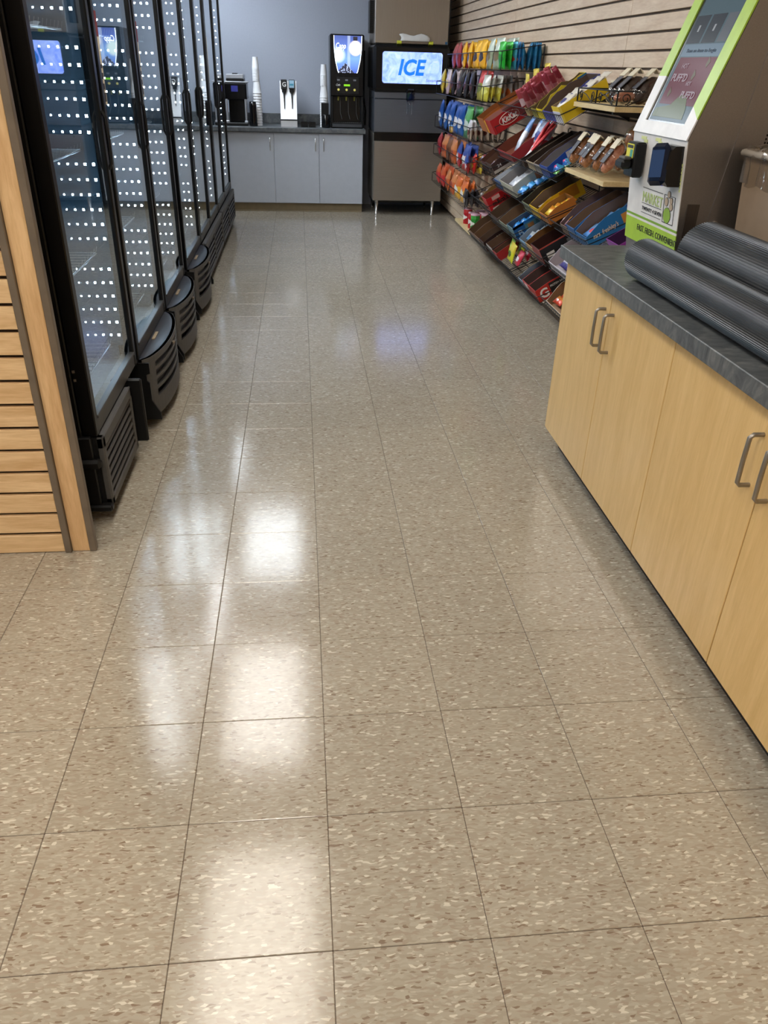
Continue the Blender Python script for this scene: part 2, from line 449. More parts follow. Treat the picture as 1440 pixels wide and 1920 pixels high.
def added_near_leds(parent, yw):  # unseen strip added to throw cooler light towards the back wall
    st = MB().box(-.81, -.775, yw-.004, yw, .42, 1.92).build('led_board', PCB, parent)
    lm = MB()
    for z in LEDROWS:
        r = .006; x = -.787; lm.box(x-r, x+r, yw, yw+.004, z-r, z+r, 1).add([(x-r*.9, yw+.0045, z-r*.9), (x+r*.9, yw+.0045, z-r*.9), (x+r*.9, yw+.0045, z+r*.9), (x-r*.9, yw+.0045, z+r*.9)], [(0, 1, 2, 3)], 0)
    lm.build('led', [LEDM, PCB], st, kind='stuff')
def cooler_body(c, y0, y1, zt=2.02):
    """outer shell, liner and floor"""
    XB = -1.50
    m = MB(); m.box(XB, XD-.052, y0, y0+.035, .06, zt, 0, .004); m.box(XB, XD-.052, y1-.035, y1, .06, zt, 0, .004)
    m.box(XB, XD-.052, y0, y1, zt, zt+.03, 0, .004); m.box(XB, XB+.03, y0, y1, .06, zt, 0); m.box(XB, XD-.06, y0+.03, y1-.03, .33, .35, 0)
    m.build('body', BLACK, c)
    m = MB(); a, b = y0+.036, y1-.036
    m.box(XB+.03, XB+.035, a, b, .35, zt); m.box(XB+.03, XD-.06, a, a+.004, .35, zt); m.box(XB+.03, XD-.06, b-.004, b, .35, zt); m.box(XB+.03, XD-.06, a, b, zt-.005, zt)
    m.build('liner', INNER, c)
    BX('liner_floor', INNERW, c, XB+.036, XD-.06, a+.005, b-.005, .351, .357)
def shelf(c, y0, y1, z, full=True):
    m = MB(); x0, x1 = -1.45, XD-.085
    n = int((y1-y0)/.045)
    for k in range(n+1):
        y = y0+(y1-y0)*k/n; m.tube([(x0, y, z), (x1, y, z), (x1+.006, y, z+.022)], .0019, 4)
    for x in (x0, (x0+x1)/2, x1): m.tube([(x, y0, z-.003), (x, y1, z-.003)], .003, 5)
    s = m.build('wire_shelf', plain('chrome_wire', (150, 160, 166), .35, .6), c)
def door(c, y0, y1, z0=.325, z1=2.03, handle=1, hz=(1.09, 1.286)):
    st = .04
    d = MB(); xa, xb = XD-.05, XD
    d.box(xa, xb, y0, y0+st, z0, z1, 0, .004); d.box(xa, xb, y1-st, y1, z0, z1, 0, .004)
    d.box(xa, xb, y0+st, y1-st, z1-.06, z1, 0, .004)
    dd = d.build('door', FRAME, c)
    m = MB(); m.box(xa, xb-.002, y0+st-.002, y1-st+.002, z0, z0+.055, 0, .004); m.box(xa+.004, xb+.003, y0+st, y1-st, z0+.052, z0+.064, 0, .002)
    m.build('bottom_rail', FRAMEG, dd)
    BX('glass', GLASS, dd, XD-.014, XD-.010, y0+st-.004, y1-st+.004, z0+.05, z1-.055)
    if handle:
        yh = y1-.018 if handle > 0 else y0+.018
        MB().tube([(xb-.001, yh, hz[0]), (xb+.010, yh, hz[0]+.02), (xb+.012, yh, (hz[0]+hz[1])/2), (xb+.010, yh, hz[1]-.02), (xb-.001, yh, hz[1])], .006, 8).build('handle', BLACK, dd)
    return dd
def flat_grille(c, y0, y1, n=6, split=False, x=-.725, zb=.05, zt=.32):
    fr = MB(); fr.box(x-.03, x, y0, y0+.03, zb, zt, 0, .005); fr.box(x-.03, x, y1-.022, y1, zb, zt, 0, .005)
    fr.box(x-.03, x, y0, y1, zt-.045, zt, 0, .005); fr.box(x-.03, x, y0, y1, zb, zb+.035, 0, .005)
    if split: fr.box(x-.03, x, (y0+y1)/2-.014, (y0+y1)/2+.014, zb, zt, 0, .004)
    gr = fr.build('grille', DGREY, c)
    BX('grille_shadow_box', BLACK, gr, x-.06, x-.045, y0+.01, y1-.01, zb, zt)
    h = (zt-.045-zb-.035)/n
    for k in range(n):
        z = zb+.035+h*(k+.5)
        spans = [(y0+.03, y1-.022)] if not split else [(y0+.03, (y0+y1)/2-.014), ((y0+y1)/2+.014, y1-.022)]
        for a, b in spans:
            m = MB(); m.T = Matrix.Translation((x-.018, 0, z)) @ Matrix.Rotation(-.35, 4, 'Y'); m.box(-.011, .014, a, b, -.0075, .0075, b=.003); m.build('louver', DGREY, gr)
    return gr
def bulge_grille(c, y0, y1, zb=.05, zt=.325):
    """bowed front vent cover with four wide slots, top plate, price-tag clip"""
    xe, bow = XD+.012, .078
    def xo(y, z):
        u = (y-(y0+y1)/2)/((y1-y0)/2); f = max(0, 1-u*u)**.62
        k = (z-zb)/(zt-zb); return xe+bow*f*(.90+.10*k)
    N = 20
    ys = [y0+(y1-y0)*k/N for k in range(N+1)]
    sh = MB()
    slots = [(.30, .42), (.475, .585), (.64, .745), (.80, .895)]
    lv = [0, .22]+[v for s_ in slots for v in s_]+[1]
    lv = sorted(set(lv))
    def Q(y, k, off=0): z = zb+(zt-zb)*k; return (xo(y, z)-off, y, z)
    ya, yb = 2, N-2
    for a, b in zip(lv[:-1], lv[1:]):
        hole = any(abs(a-s_[0]) < 1e-6 for s_ in slots)
        rng = [(0, ya), (yb, N)] if hole else [(0, N)]
        for r0, r1 in rng:
            for k in range(r0, r1):
                o = [Q(ys[k], a), Q(ys[k+1], a), Q(ys[k+1], b), Q(ys[k], b)]; i_ = [Q(ys[k], a, .016), Q(ys[k+1], a, .016), Q(ys[k+1], b, .016), Q(ys[k], b, .016)]
                sh.add(o+i_, [(0, 1, 2, 3), (7, 6, 5, 4), (0, 4, 5, 1), (3, 2, 6, 7), (0, 3, 7, 4), (1, 5, 6, 2)])
    gr = sh.build('grille', DGREY, c)
    # top plate, inner dark box, end cheeks
    t = MB(); poly = [(xe-.05, y0)]+[(xo(y, zt)-.001, y) for y in ys]+[(xe-.05, y1)]
    t.prism(poly, 'z', zt-.012, zt); t.build('top_plate', plain('charcoal_plate', (40, 41, 48), .4), gr)
    b = MB(); poly = [(xe-.06, y0+.01)]+[(xo(y, zb)-.035, y) for y in ys[1:-1]]+[(xe-.06, y1-.01)]
    b.prism(poly, 'z', zb+.01, zt-.02); b.build('inner_box', BLACK, gr)
    for yy in (y0, y1):
        ck = MB(); ck.prism([(xe-.05, zb), (xe+.055, zb), (xe+.055, zb+.03), (xe+.022, zb+.09), (xe+.022, zt-.105), (xe+.012, zt-.095), (xe+.012, zt-.065), (xe+.028, zt-.06), (xe+.028, zt-.013), (xe-.05, zt-.013)], 'y', yy-.004, yy+.006)
        ck.build('end_cheek', BLACK, gr)
    MB().box(XD+.008, XD+.022, (y0+y1)/2-.09, (y0+y1)/2+.02, zt, zt+.004).build('price_clip', plain('brass_tag', (170, 150, 120), .4, .4), gr)
    BX('knob', GREYM, gr, xo((y0+y1)/2, zt)-.004, xo((y0+y1)/2, zt)+.008, (y0+y1)/2-.02, (y0+y1)/2, zt-.045, zt-.03, b=.003)
CG = 'glass-door drink coolers along the left side'
def feet(c, y0, y1):
    for y in (y0+.05, y1-.05):
        for x in (-.82, -1.42): MB().lathe([(.02, 0), (.022, .012), (.012, .016), (.012, .065)], 10, (x, y, 0)).build('foot', GREYM, c)
# unit 1
c = thing('drink_cooler', 'empty black glass-door cooler nearest the camera, beside the wooden post', 'cooler', (-1.12, 2.03, 0), CG)
cooler_body(c, 1.65, 2.415); dd = door(c, 1.652, 2.413)
flat_grille(c, 1.655, 2.16, 6)
BX('kick_panel', BLACK, c, XD-.055, XD-.005, 1.65, 2.2, .325-.275, .322)
MB().box(-1.0, XD-.02, 1.630, 1.652, .05, .33, b=.004).box(-.86, XD+.004, 1.615, 1.65, .215, .25, b=.01).box(-.86, XD+.018, 1.62, 1.655, .045, .07, b=.006).build('corner_guard', BLACK, c)
MB().box(XD-.05, XD+.05, 2.20, 2.222, .055, .33, b=.006).build('vent_flange', BLACK, c)
leds_with_reflections(c, 2.365); added_near_leds(c, 1.70)
for z in (.43, .795, 1.16, 1.535): shelf(c, 1.70, 2.35, z)
sc = MB()
for z in (.56, .53): sc.box(-.785, -.777, 1.648, 1.652, z-.004, z+.004)
sc.build('screw', GREYM, c); feet(c, 1.66, 2.4)
# units 2, 3, 4
for q, (a, b, nm) in enumerate([(2.45, 3.235, 'second from the camera, first with a bowed vent cover'), (3.265, 4.03, 'third from the camera, middle bowed vent cover'), (4.15, 4.955, 'fourth from the camera, last with a bowed vent cover')]):
    c = thing('drink_cooler', 'empty black glass-door cooler, '+nm, 'cooler', (-1.12, (a+b)/2, 0), CG)
    cooler_body(c, a, b); dd = door(c, a+.002, b-.002); leds_with_reflections(c, b-.05, -.766-.02); added_near_leds(c, a+.05)
    for z in (.43, .795, 1.16, 1.535): shelf(c, a+.05, b-.07, z)
    bulge_grille(c, a, b-.02); feet(c, a, b)
    stk = MB().box(XD-.0095, XD-.008, a+.045, a+.105, 1.30, 1.60).build('price_sticker', CREAM, dd)
    for z, h in ((1.42, .012), (1.385, .02), (1.35, .02), (1.31, .03)): BX('print_block', plain('ink', (60, 52, 46), .6), stk, XD-.0078, XD-.0074, a+.052, a+.098, z, z+h)
    BX('print_block', plain('red_ink', (132, 40, 44), .6), stk, XD-.0078, XD-.0074, a+.06, a+.105, 1.52, 1.60)
for q, (a, b, nm) in enumerate([(4.97, 6.355, 'nearer two-door black cooler with slatted vent cover'), (6.37, 7.83, 'two-door black cooler nearest the coffee counter')]):
    c = thing('drink_cooler', 'empty '+nm, 'cooler', (-1.12, (a+b)/2, 0), CG)
    cooler_body(c, a, b); mid = (a+b)/2
    door(c, a+.002, mid-.002); door(c, mid+.002, b-.002, handle=-1)
    added_near_leds(c, a+.05); added_near_leds(c, mid+.03); leds_with_reflections(c, mid-.025, -.785, 3); leds_with_reflections(c, b-.05, -.785, 3 if q == 0 else 2)
    for z in (.43, .795, 1.16, 1.535): shelf(c, a+.05, mid-.04, z); shelf(c, mid+.02, b-.07, z)
    flat_grille(c, a+.002, b-.01, 5, True, x=-.712); feet(c, a, b)
BX('price_sticker', CREAM, dd, XD-.0095, XD-.008, 6.45, 6.52, 1.30, 1.62)
# ---------------------------------------------------------------- back counter
cb = thing('base_cabinet', 'grey laminate cabinet with three doors under the coffee counter', 'cabinet', (-.06, 8.8, 0))
TAN = plain('tan_kickboard', (128, 112, 84), .6)
BX('carcass', GREYLAM, cb, -.80, .664, 8.49, YB-.001, .09, .81)
BX('kickboard', TAN, cb, -.80, .664, 8.52, 8.54, 0, .088)
BX('kick_trim', plain('tan_trim', (148, 134, 108), .5), cb, -.80, .664, 8.512, 8.52, 0, .012)
for a, b, hy in ((-.80, -.3065, -.345), (-.3035, .1835, .145), (.1865, .664, .235)):
    d = BX('door', GREYLAM, cb, a, b, 8.47, 8.488, .095, .806, b=.002)
    MB().tube([(hy, 8.472, .76), (hy, 8.448, .757), (hy, 8.445, .70), (hy, 8.448, .633), (hy, 8.472, .63)], .005, 7).build('handle', CHROME, d)
wt = thing('countertop', 'dark grey mottled countertop with backsplash along the back wall', 'countertop', (-.06, 8.8, .81))
BX('slab', COUNTER, wt, -1.40, .69, 8.43, YB-.002, .811, .855, b=.004)
BX('backsplash', COUNTER, wt, -1.40, .69, YB-.022, YB-.002, .855, .96, b=.003)
ZC = .8555
# coffee brewer
SILV = plain('silver_plastic', (176, 178, 184), .35, .5)
c = thing('coffee_brewer', 'black pod coffee brewer with blue screen and silver legs', 'coffee maker', (-.69, 8.75, ZC))
BX('base', BLACK, c, -.805, -.575, 8.58, 8.95, ZC, ZC+.03, b=.006)
BX('back_column', BLACKG, c, -.775, -.60, 8.68, 8.93, ZC+.03, 1.12, b=.006)
hd = BX('head', BLACKG, c, -.815, -.575, 8.60, 8.95, 1.10, 1.262, b=.012)
BX('screen', emit('blue_screen', (40, 44, 110), .5), hd, -.735, -.665, 8.596, 8.6, 1.18, 1.236)
MB().box(-.80, -.56, 8.62, 8.95, 1.262, 1.276, b=.005).build('top_plate', SILV, hd)
MB().box(-.785, -.60, 8.64, 8.90, 1.276, 1.30, b=.003).build('lid', BLACK, hd); MB().box(-.785, -.60, 8.638, 8.90, 1.30, 1.342, b=.006).build('lid_band', SILV, hd)
MB().box(-.72, -.665, 8.66, 8.8, 1.342, 1.352, b=.003).build('lid_tab', BLACK, hd)
for x in (-.79, -.59): MB().tube([(x, 8.60, ZC+.02), (x, 8.60, 1.11)], .011, 8).box(x-.02, x+.018, 8.585, 8.63, ZC, ZC+.05, b=.006).build('leg', SILV, c)
# cups: nested stacks; each cup is a thing
CUPW = plain('white_paper_cup', (226, 227, 229), .5, bump=0)
CUPH = .12
cupme = MB().lathe([(.032, 0), (.032, .004), (.046, CUPH-.004), (.0485, CUPH), (.0465, CUPH+.003), (.044, CUPH-.002), (.030, .006), (0, .006)], 18).mesh('paper_cup', [CUPW])
cupsm = MB().lathe([(.027, 0), (.027, .004), (.036, .10), (.038, .103), (.036, .105), (.034, .1), (.025, .006), (0, .006)], 16).mesh('paper_cup', [CUPW])
def cupstack(x, y, z0, n, pitch, me, h, where, grp):
    for k in range(n):
        M = Matrix.Translation((x, y, z0+h+k*pitch)) @ Matrix.Rotation(PI, 4, 'X')
        inst('paper_cup', me, M, label=('small' if me is cupsm else 'large')+' white paper cup upside down in the stack '+where, cat='cup', group=grp)
cupstack(-.468, 8.70, ZC, 13, .026, cupme, CUPH, 'by the coffee brewer', 'large cups by the brewer')
cupstack(-.473, 8.70, ZC+12*.026+.115, 11, .012, cupsm, .103, 'by the brewer', 'small cups by the brewer')
m = MB(); m.lathe([(.04, 0), (.042, .01), (.036, .16), (.038, .2), (.034, .235), (0, .237)], 18, (-.515, 8.60, ZC)); m.build('lid_tower', BLACKG, label='black ribbed lid tower in front of the cups by the brewer', cat='lid dispenser')
cupstack(.252, 8.72, ZC, 14, .022, cupme, CUPH, 'by the cappuccino machine', 'large cups by the cappuccino machine')
cupstack(.250, 8.72, ZC+13*.022+.112, 10, .011, cupsm, .103, 'by the cappuccino machine', 'small cups by the cappuccino machine')
c = thing('lid_holder', 'black plastic lid holder with open windows beside the cappuccino machine', 'lid holder', (.265, 8.58, ZC))
MB().lathe([(.042, 0), (.046, .01), (.046, .125), (.042, .13), (0, .13)], 20, (.265, 8.60, ZC)).build('bowl', BLACKG, c)
m = MB()
for x in (.222, .258, .294): m.box(x-.004, x+.004, 8.56, 8.568, ZC+.12, ZC+.235)
m.box(.218, .298, 8.56, 8.568, ZC+.228, ZC+.238); m.box(.218, .298, 8.62, 8.628, ZC+.11, ZC+.238); m.build('window_frame', BLACK, c)
# sport drink dispenser
c = thing('drink_dispenser', 'slanted silver two-lever drink dispenser in the middle of the counter', 'drink dispenser', (-.13, 8.75, ZC))
m = MB(); m.prism([(8.60, ZC+.075), (8.60, ZC), (8.90, ZC), (8.90, 1.29), (8.70, 1.29)], 'x', -.222, -.045); m.build('body', SILVERV, c)
m = MB(); m.prism([(8.597, ZC+.062), (8.590, ZC+.06), (8.590, ZC), (8.6, ZC)], 'x', -.222, -.045); m.build('drip_tray', SILVERV, c)
m = MB(); m.box(-.224, -.043, 8.585, 8.60, ZC+.062, ZC+.072, b=.002); m.build('tray_gap', BLACK, c)
for x, mt in ((-.178, BLACK), (-.095, plain('pale_blue_card', (150, 185, 205), .4))):
    mm = plain('dark_tap', (30, 28, 28), .4)
    n_ = MB(); n_.box(x-.032, x+.032, 8.60, 8.71, 1.215, 1.305, b=.005); t1 = n_.build('tap_head', mm, c)
    if mt is not BLACK: BX('picture_card', mt, t1, x-.026, x+.026, 8.596, 8.60, 1.23, 1.30); BX('card_stripe', plain('teal_ink', (60, 140, 165), .5), t1, x-.02, x+.02, 8.594, 8.596, 1.25, 1.268)
    MB().box(x-.022, x+.022, 8.61, 8.68, 1.185, 1.217, b=.004).tube([(x, 8.625, 1.19), (x+.002, 8.60, 1.10), (x+.002, 8.585, 1.03)], [.009, .007, .004], 7).build('lever', BLACK, t1)
    if mt is BLACK: text(t1, 'G', WHITE, (x-.018, 8.599, 1.24), (1, 0, 0), (0, 0, 1), .06, offset=.001)
for k, x in enumerate((.0, .084)):
    m = MB(); m.box(x-.005, x+.07, 8.60, 8.67, ZC, ZC+.005); m.box(x-.005, x+.0, 8.60, 8.67, ZC, ZC+.05); m.box(x+.065, x+.07, 8.60, 8.67, ZC, ZC+.05); m.box(x, x+.065, 8.60, 8.604, ZC, ZC+.05); m.box(x, x+.065, 8.666, 8.67, ZC, ZC+.05)
    m.build('condiment_tray', BLACKG, label='small square black tray on the counter, '+('left' if k == 0 else 'right')+' one of the two', cat='tray', group='small black trays')
# cappuccino machine
c = thing('cappuccino_machine', 'tall black cappuccino machine with bright blue picture panel', 'coffee machine', (.5, 8.78, ZC))
x0, x1, yf = .318, .678, 8.60
BX('back_case', BLACKG, c, x0, x1, yf+.10, YB-.03, ZC, 1.735, b=.01)
BX('upper_front', BLACKG, c, x0, x1, yf+.015, yf+.11, 1.16, 1.735, b=.01)
for xx in (x0, x1-.03): BX('side_wing', BLACK, c, xx, xx+.03, yf+.02, yf+.12, ZC, 1.17, b=.006)
BX('drip_tray', BLACK, c, x0+.005, x1-.005, yf-.03, yf+.11, ZC, ZC+.05, b=.008); BX('tray_band', plain('grey_band', (70, 72, 76), .35, .3), c, x0+.02, x1-.02, yf-.033, yf-.03, ZC+.012, ZC+.042)
gr = MB()
for k in range(14): gr.box(x0+.03+k*.0225, x0+.038+k*.0225, yf-.02, yf+.1, ZC+.05, ZC+.054)
gr.build('drip_grid', DGREY, c)
pan = [(x0+.04, 1.722), (x0+.043, 1.60), (x0+.055, 1.50), (x0+.08, 1.40), (x0+.09, 1.383), (x1-.077, 1.383), (x1-.067, 1.40), (x1-.042, 1.50), (x1-.030, 1.60), (x1-.027, 1.722)]
def disp_mat():
    t = NT('cappuccino_picture'); tc = t.new('ShaderNodeTexCoord'); se = t.new('ShaderNodeSeparateXYZ'); t.link(tc.outputs['Object'], se.inputs[0])
    x = se.outputs[0]; z = se.outputs[2]        # object space: x about -.1..+.13, z about .53..0.87
    def blob(cx, cz, rx, rz):
        a = t.math('DIVIDE', t.math('SUBTRACT', x, cx), rx); b = t.math('DIVIDE', t.math('SUBTRACT', z, cz), rz)
        d = t.math('ADD', t.math('MULTIPLY', a, a), t.math('MULTIPLY', b, b))
        return t.math('MAXIMUM', t.math('SUBTRACT', 1, d), 0)
    bl = t.ramp(z, [(.52, lin((70, 96, 205))), (.66, lin((128, 178, 240))), (.78, lin((90, 120, 205))), (.87, lin((70, 90, 165)))])
    c1 = t.mix(t.math('MINIMUM', t.math('MULTIPLY', blob(.085, .755, .075, .075), 3), 1), bl, lin((252, 240, 236)))
    c2 = t.mix(t.math('MINIMUM', t.math('MULTIPLY', blob(-.10, .69, .085, .08), 1.6), 1), c1, lin((226, 250, 250)))
    gl = t.math('MULTIPLY', t.math('GREATER_THAN', x, .0), t.math('LESS_THAN', x, .03))
    c3 = t.mix(t.math('MULTIPLY', gl, .45), c2, lin((220, 235, 255)))
    v = t.new('ShaderNodeTexVoronoi'); v.inputs['Scale'].default_value = 55; t.link(tc.outputs['Object'], v.inputs['Vector'])
    tri = t.math('GREATER_THAN', t.math('SUBTRACT', t.math('SUBTRACT', .62, z), t.math('ABSOLUTE', t.math('ADD', x, .02))), 0)
    beans = t.mix(t.math('GREATER_THAN', v.outputs[0], .38), lin((190, 205, 240)), lin((20, 20, 40)))
    c4 = t.mix(tri, c3, beans)
    t.link(c4, t.b.inputs['Emission Color']); t.b.inputs['Emission Strength'].default_value = 1.25; t.b.inputs['Base Color'].default_value = (.05, .05, .08, 1)
    return t.m
m = MB(); m.prism(pan, 'y', yf+.008, yf+.017); dp = m.build('picture_panel', disp_mat(), c)
edge = MB(); edge.tube([(a, yf+.006, b) for a, b in pan[:5]], .0035, 5); edge.tube([(a, yf+.006, b) for a, b in pan[5:]], .0035, 5)
edge.build('light_edge', emit('panel_edge_light', (235, 245, 255), 2.2), dp)
BX('spout_picture', plain('spout_print', (70, 62, 70), .4), dp, .56, .605, yf+.004, yf+.008, 1.68, 1.715)
text(dp, 'Capp', emit('white_glow', (245, 250, 255), 2.2), (.372, yf+.008, 1.605), (1, 0, 0), (0, 0, 1), .075, shear=.25, width=.105)
ctl = BX('control_panel', plain('control_black', (14, 14, 16), .3), c, x0+.07, x1-.05, yf+.008, yf+.016, 1.185, 1.345, b=.003)
BX('status_display', emit('green_display', (120, 190, 30), .9), ctl, .463, .528, yf+.003, yf+.008, 1.258, 1.277)
for x in (.405, .492, .578):
    MB().tube([(x+.0, yf+.008, 1.225), (x, yf-.001, 1.225)], .012, 12).build('button', emit('yellow_button', (190, 180, 90), .5), ctl)
    BX('drink_card', plain('card_print', (120, 122, 128), .5), ctl, x-.014, x+.014, yf+.005, yf+.008, 1.308, 1.324)
    MB().tube([(x, yf+.06, 1.17), (x, yf+.055, 1.12)], [.012, .008], 8).build('nozzle', plain('yellow_nozzle', (140, 135, 50), .4), c)
    MB().tube([(x+.02, yf+.06, 1.15), (x+.022, yf+.05, 1.0), (x+.04, yf+.03, .94)], .003, 5).build('nozzle_guard', DGREY, c)
text(ctl, 'Cafe', WHITE, (.375, yf+.007, 1.262), (1, 0, 0), (0, 0, 1), .026, shear=.3)
# ---------------------------------------------------------------- ice machine
c = thing('ice_machine', 'tall stainless ice machine with lit blue ICE sign and four legs', 'ice machine', (1.15, 8.7, 0))
xa, xb, yf, yr = .768, 1.54, 8.33, 9.02
BX('bin', STEEL, c, xa, xb, yf+.02, yr, .15, .83, b=.008)
bd = BX('bin_door', STEEL, c, xa+.006, xb-.006, yf, yf+.022, .152, .757, b=.006)
for x in (xa+.09, xb-.09): MB().tube([(x, yf+.002, .735), (x, yf-.004, .735)], .006, 8).build('rivet', CHROME, bd)
BX('bin_gap', BLACKG, c, xa+.005, xb-.005, yf+.005, yf+.04, .757, .84)
BX('dispenser_front', STEELD, c, xa, xb, yf, yr, .84, 1.16, b=.006); BX('dispenser_upper', STEELD, c, xa, xb, yf+.004, yr, 1.1615, 1.225, b=.004)
hd = BX('sign_hood', BLACKG, c, xa-.02, xb+.0, yf-.055, yr, 1.225, 1.655, b=.03)
def rr(xa_, xb_, za, zb, r, n=6):
    out = []
    for cx, cz, a0 in ((xb_-r, zb-r, 0), (xa_+r, zb-r, 90), (xa_+r, za+r, 180), (xb_-r, za+r, 270)):
        for k in range(n+1):
            a = math.radians(a0+90*k/n); out.append((cx+r*math.cos(a), cz+r*math.sin(a)))
    return out
m = MB(); m.prism(rr(.842, 1.462, 1.305, 1.588, .025), 'y', yf-.062, yf-.054); sg = m.build('lit_sign', emit('ice_sign_light', (116, 146, 250), 1.5, (184, 204, 255), 9), hd)
m = MB(); m.prism(rr(.834, 1.470, 1.297, 1.596, .03), 'y', yf-.058, yf-.053); m.build('sign_bezel', BLACK, hd)
text(sg, 'ICE', emit('ice_letters', (28, 112, 214), 1.0), (1.00, yf-.0622, 1.385), (1, 0, 0), (0, 0, 1), .195, shear=.22, offset=.006, width=.29)
text(sg, 'Scotsman', plain('sign_ink', (16, 20, 60), .5), (1.30, yf-.0622, 1.327), (1, 0, 0), (0, 0, 1), .034, width=.135, shear=.1)
m = MB(); m.box(1.10, 1.19, yf-.07, yf-.01, 1.14, 1.255, b=.012); ch = m.build('ice_chute', pane_mat('smoky_plastic', (.45, .47, .58, 1), 1.5, 1.5), c)
m = MB()
for x in (1.115, 1.165): m.tube([(x, yf-.03, 1.15), (x+.003, yf-.035, 1.08), (x-.003, yf-.05, 1.02)], .006, 6)
m.tube([(1.14, yf-.04, 1.15), (1.14, yf-.05, 1.04)], .007, 6); m.build('chute_lever', CLEARP, ch)
ih = thing('ice_head', None, None, (1.14, 8.75, 1.655)); ih.parent = c; ih.matrix_basis = MW[c.name].inverted() @ MW[ih.name]
BX('head_case', STEELV, ih, xa-.006, xb-.02, yf+.0, yr, 1.656, 2.35, b=.008)
v = MB()
for k in range(16): v.box(xa-.05, xa-.008, yf+.12, yf+.14, 1.76+k*.0165, 1.768+k*.0165)
v.box(xa-.05, xa-.044, yf+.1, yf+.3, 1.75, 2.03); v.box(xa-.044, xa-.006, yf+.13, yf+.3, 1.75, 2.03); v.build('side_vent', BLACK, ih)
BX('blue_sticker', plain('blue_sticker', (24, 88, 130), .4), ih, 1.49, 1.515, yf-.002, yf, 1.665, 1.688)
for x in (xa+.05, xb-.09):
    for y in (yf+.05, yr-.06): MB().lathe([(.017, 0), (.017, .012), (.012, .014), (.022, .15)], 12, (x, y, 0)).build('leg', CHROME, c)
BX('under_pan', BLACKG, c, xa+.02, xb-.02, yf+.25, yr, .10, .15)
# paper towel roll lying on the hood
c2 = thing('paper_roll', 'white paper sheet on a roll with yellow ends lying on the sign hood', 'paper roll', (1.16, 8.30, 1.655))
for x in (.99, 1.315): MB().tube([(x, 8.305, 1.671), (x+.045, 8.305, 1.671)], .016, 14).build('yellow_end', plain('yellow_core', (206, 208, 60), .5), c2)
m = MB(); n = 12; vs = []
for i in range(9):
    x = 1.02+i*.037
    for k in range(n+1):
        t_ = k/n; y = 8.285+.04*t_; z = 1.655+.085*math.sin(t_*PI*.62+.35)+(.012*math.sin(i*1.3)+.006*math.sin(k+i))*t_
        vs.append((x+.01*math.sin(k*.7), y, max(z, 1.656)))
fs = [(i*(n+1)+k, (i+1)*(n+1)+k, (i+1)*(n+1)+k+1, i*(n+1)+k+1) for i in range(8) for k in range(n)]
m.add(vs, fs, 0, True); pp = m.build('paper_sheet', plain('white_paper', (214, 212, 208), .8, bump=.3), c2); md = pp.modifiers.new('t', 'SOLIDIFY'); md.thickness = .0015
# dark conduit strip by the ice machine
MB().tube([(.73, 9.08, .86), (.735, 9.08, 1.0), (.71, 9.08, 1.15), (.715, 9.08, 1.6)], .009, 6).build('power_cable', BLACK, label='black cable hanging on the wall between cappuccino and ice machines', cat='cable')
# ---------------------------------------------------------------- right cabinets
DPR = 1.018
ys = [2.185, 1.69, 1.18, .635, .12, -.39, -.90, -1.41]
cab = None
hh = (.56, .71)
cabn = ['at the far end beside the candy baskets', 'in the middle of the row', 'nearest the camera', 'behind the camera']
for q in range(0, 4):
    yb, ym = ys[q*2], ys[q*2+1]; ya = ys[q*2+2] if q < 3 else -1.92
    c = thing('base_cabinet', 'maple two-door base cabinet '+cabn[q], 'cabinet', (1.34, (ya+yb)/2, 0), 'maple base cabinets')
    BX('carcass', plain('door_gap_brown', (74, 46, 24), .8), c, DPR+.02, XR-.004, ya+.001, yb-.001, .10, .814); BX('toe_kick', plain('black_toe_kick', (36, 31, 28), .7), c, 1.09, 1.11, ya+.001, yb-.001, 0, .10)
    for k, (a, b) in enumerate(((ym, yb), (ya, ym))):
        d = BX('door', DOORW, c, DPR, DPR+.019, a+.002, b-.002, .10, .812, b=.0015)
        hy = a+.04 if k == 0 else b-.04
        hx = DPR-.032
        MB().tube([(DPR+.001, hy, .745), (hx+.008, hy, .745), (hx, hy, .738), (hx-.001, hy, .68), (hx, hy, .622), (hx+.008, hy, .615), (DPR+.001, hy, .615)], .0058, 8).build('handle', plain('satin_nickel', (150, 144, 136), .35, .85, bump=0), d)
BX('end_panel', DOORW, None, DPR+.002, XR-.004, 2.1865, 2.2, .10, .812, b=.001, label='maple end panel closing the cabinet row beside the candy baskets', cat='panel')
ct = MB(); ct.box(.992, XR-.003, -1.95, 2.232, .8155, .862, 0, .0022); ct.build('countertop', COUNTER, label='dark grey mottled countertop over the maple cabinets', cat='countertop')
ZK = .8625
# ---------------------------------------------------------------- kiosk
KX = 1.2; y0k, y1k = 1.75, 2.20
sd = Vector((.132, 0, .379)).normalized()   # slope direction of the screen face
def SP_(y, s, off=0):                       # point on the sloped face
    n = Vector((-.379, 0, .132)).normalized(); p = Vector((KX, y, 1.272))+sd*s+n*off; return p
c = thing('checkout_kiosk', 'white and green self-checkout kiosk with slanted touchscreen on the counter', 'kiosk', (1.42, 1.98, ZK))
SL = .74
top = SP_(0, SL)
KW = plain('kiosk_white', (226, 224, 222), .35, bump=.01); KG = plain('kiosk_green', (168, 204, 62), .35, bump=.01)
prof = [(KX+.045, ZK), (KX+.032, .95), (KX+.004, 1.25), (KX+.003, 1.272), (top.x+.003, top.z), (top.x+.09, top.z), (1.312+.03, 1.017), (1.30, ZK)]
m = MB(); m.prism(prof, 'y', y0k+.002, y1k-.002); m.build('front_shell', STEELK, c)
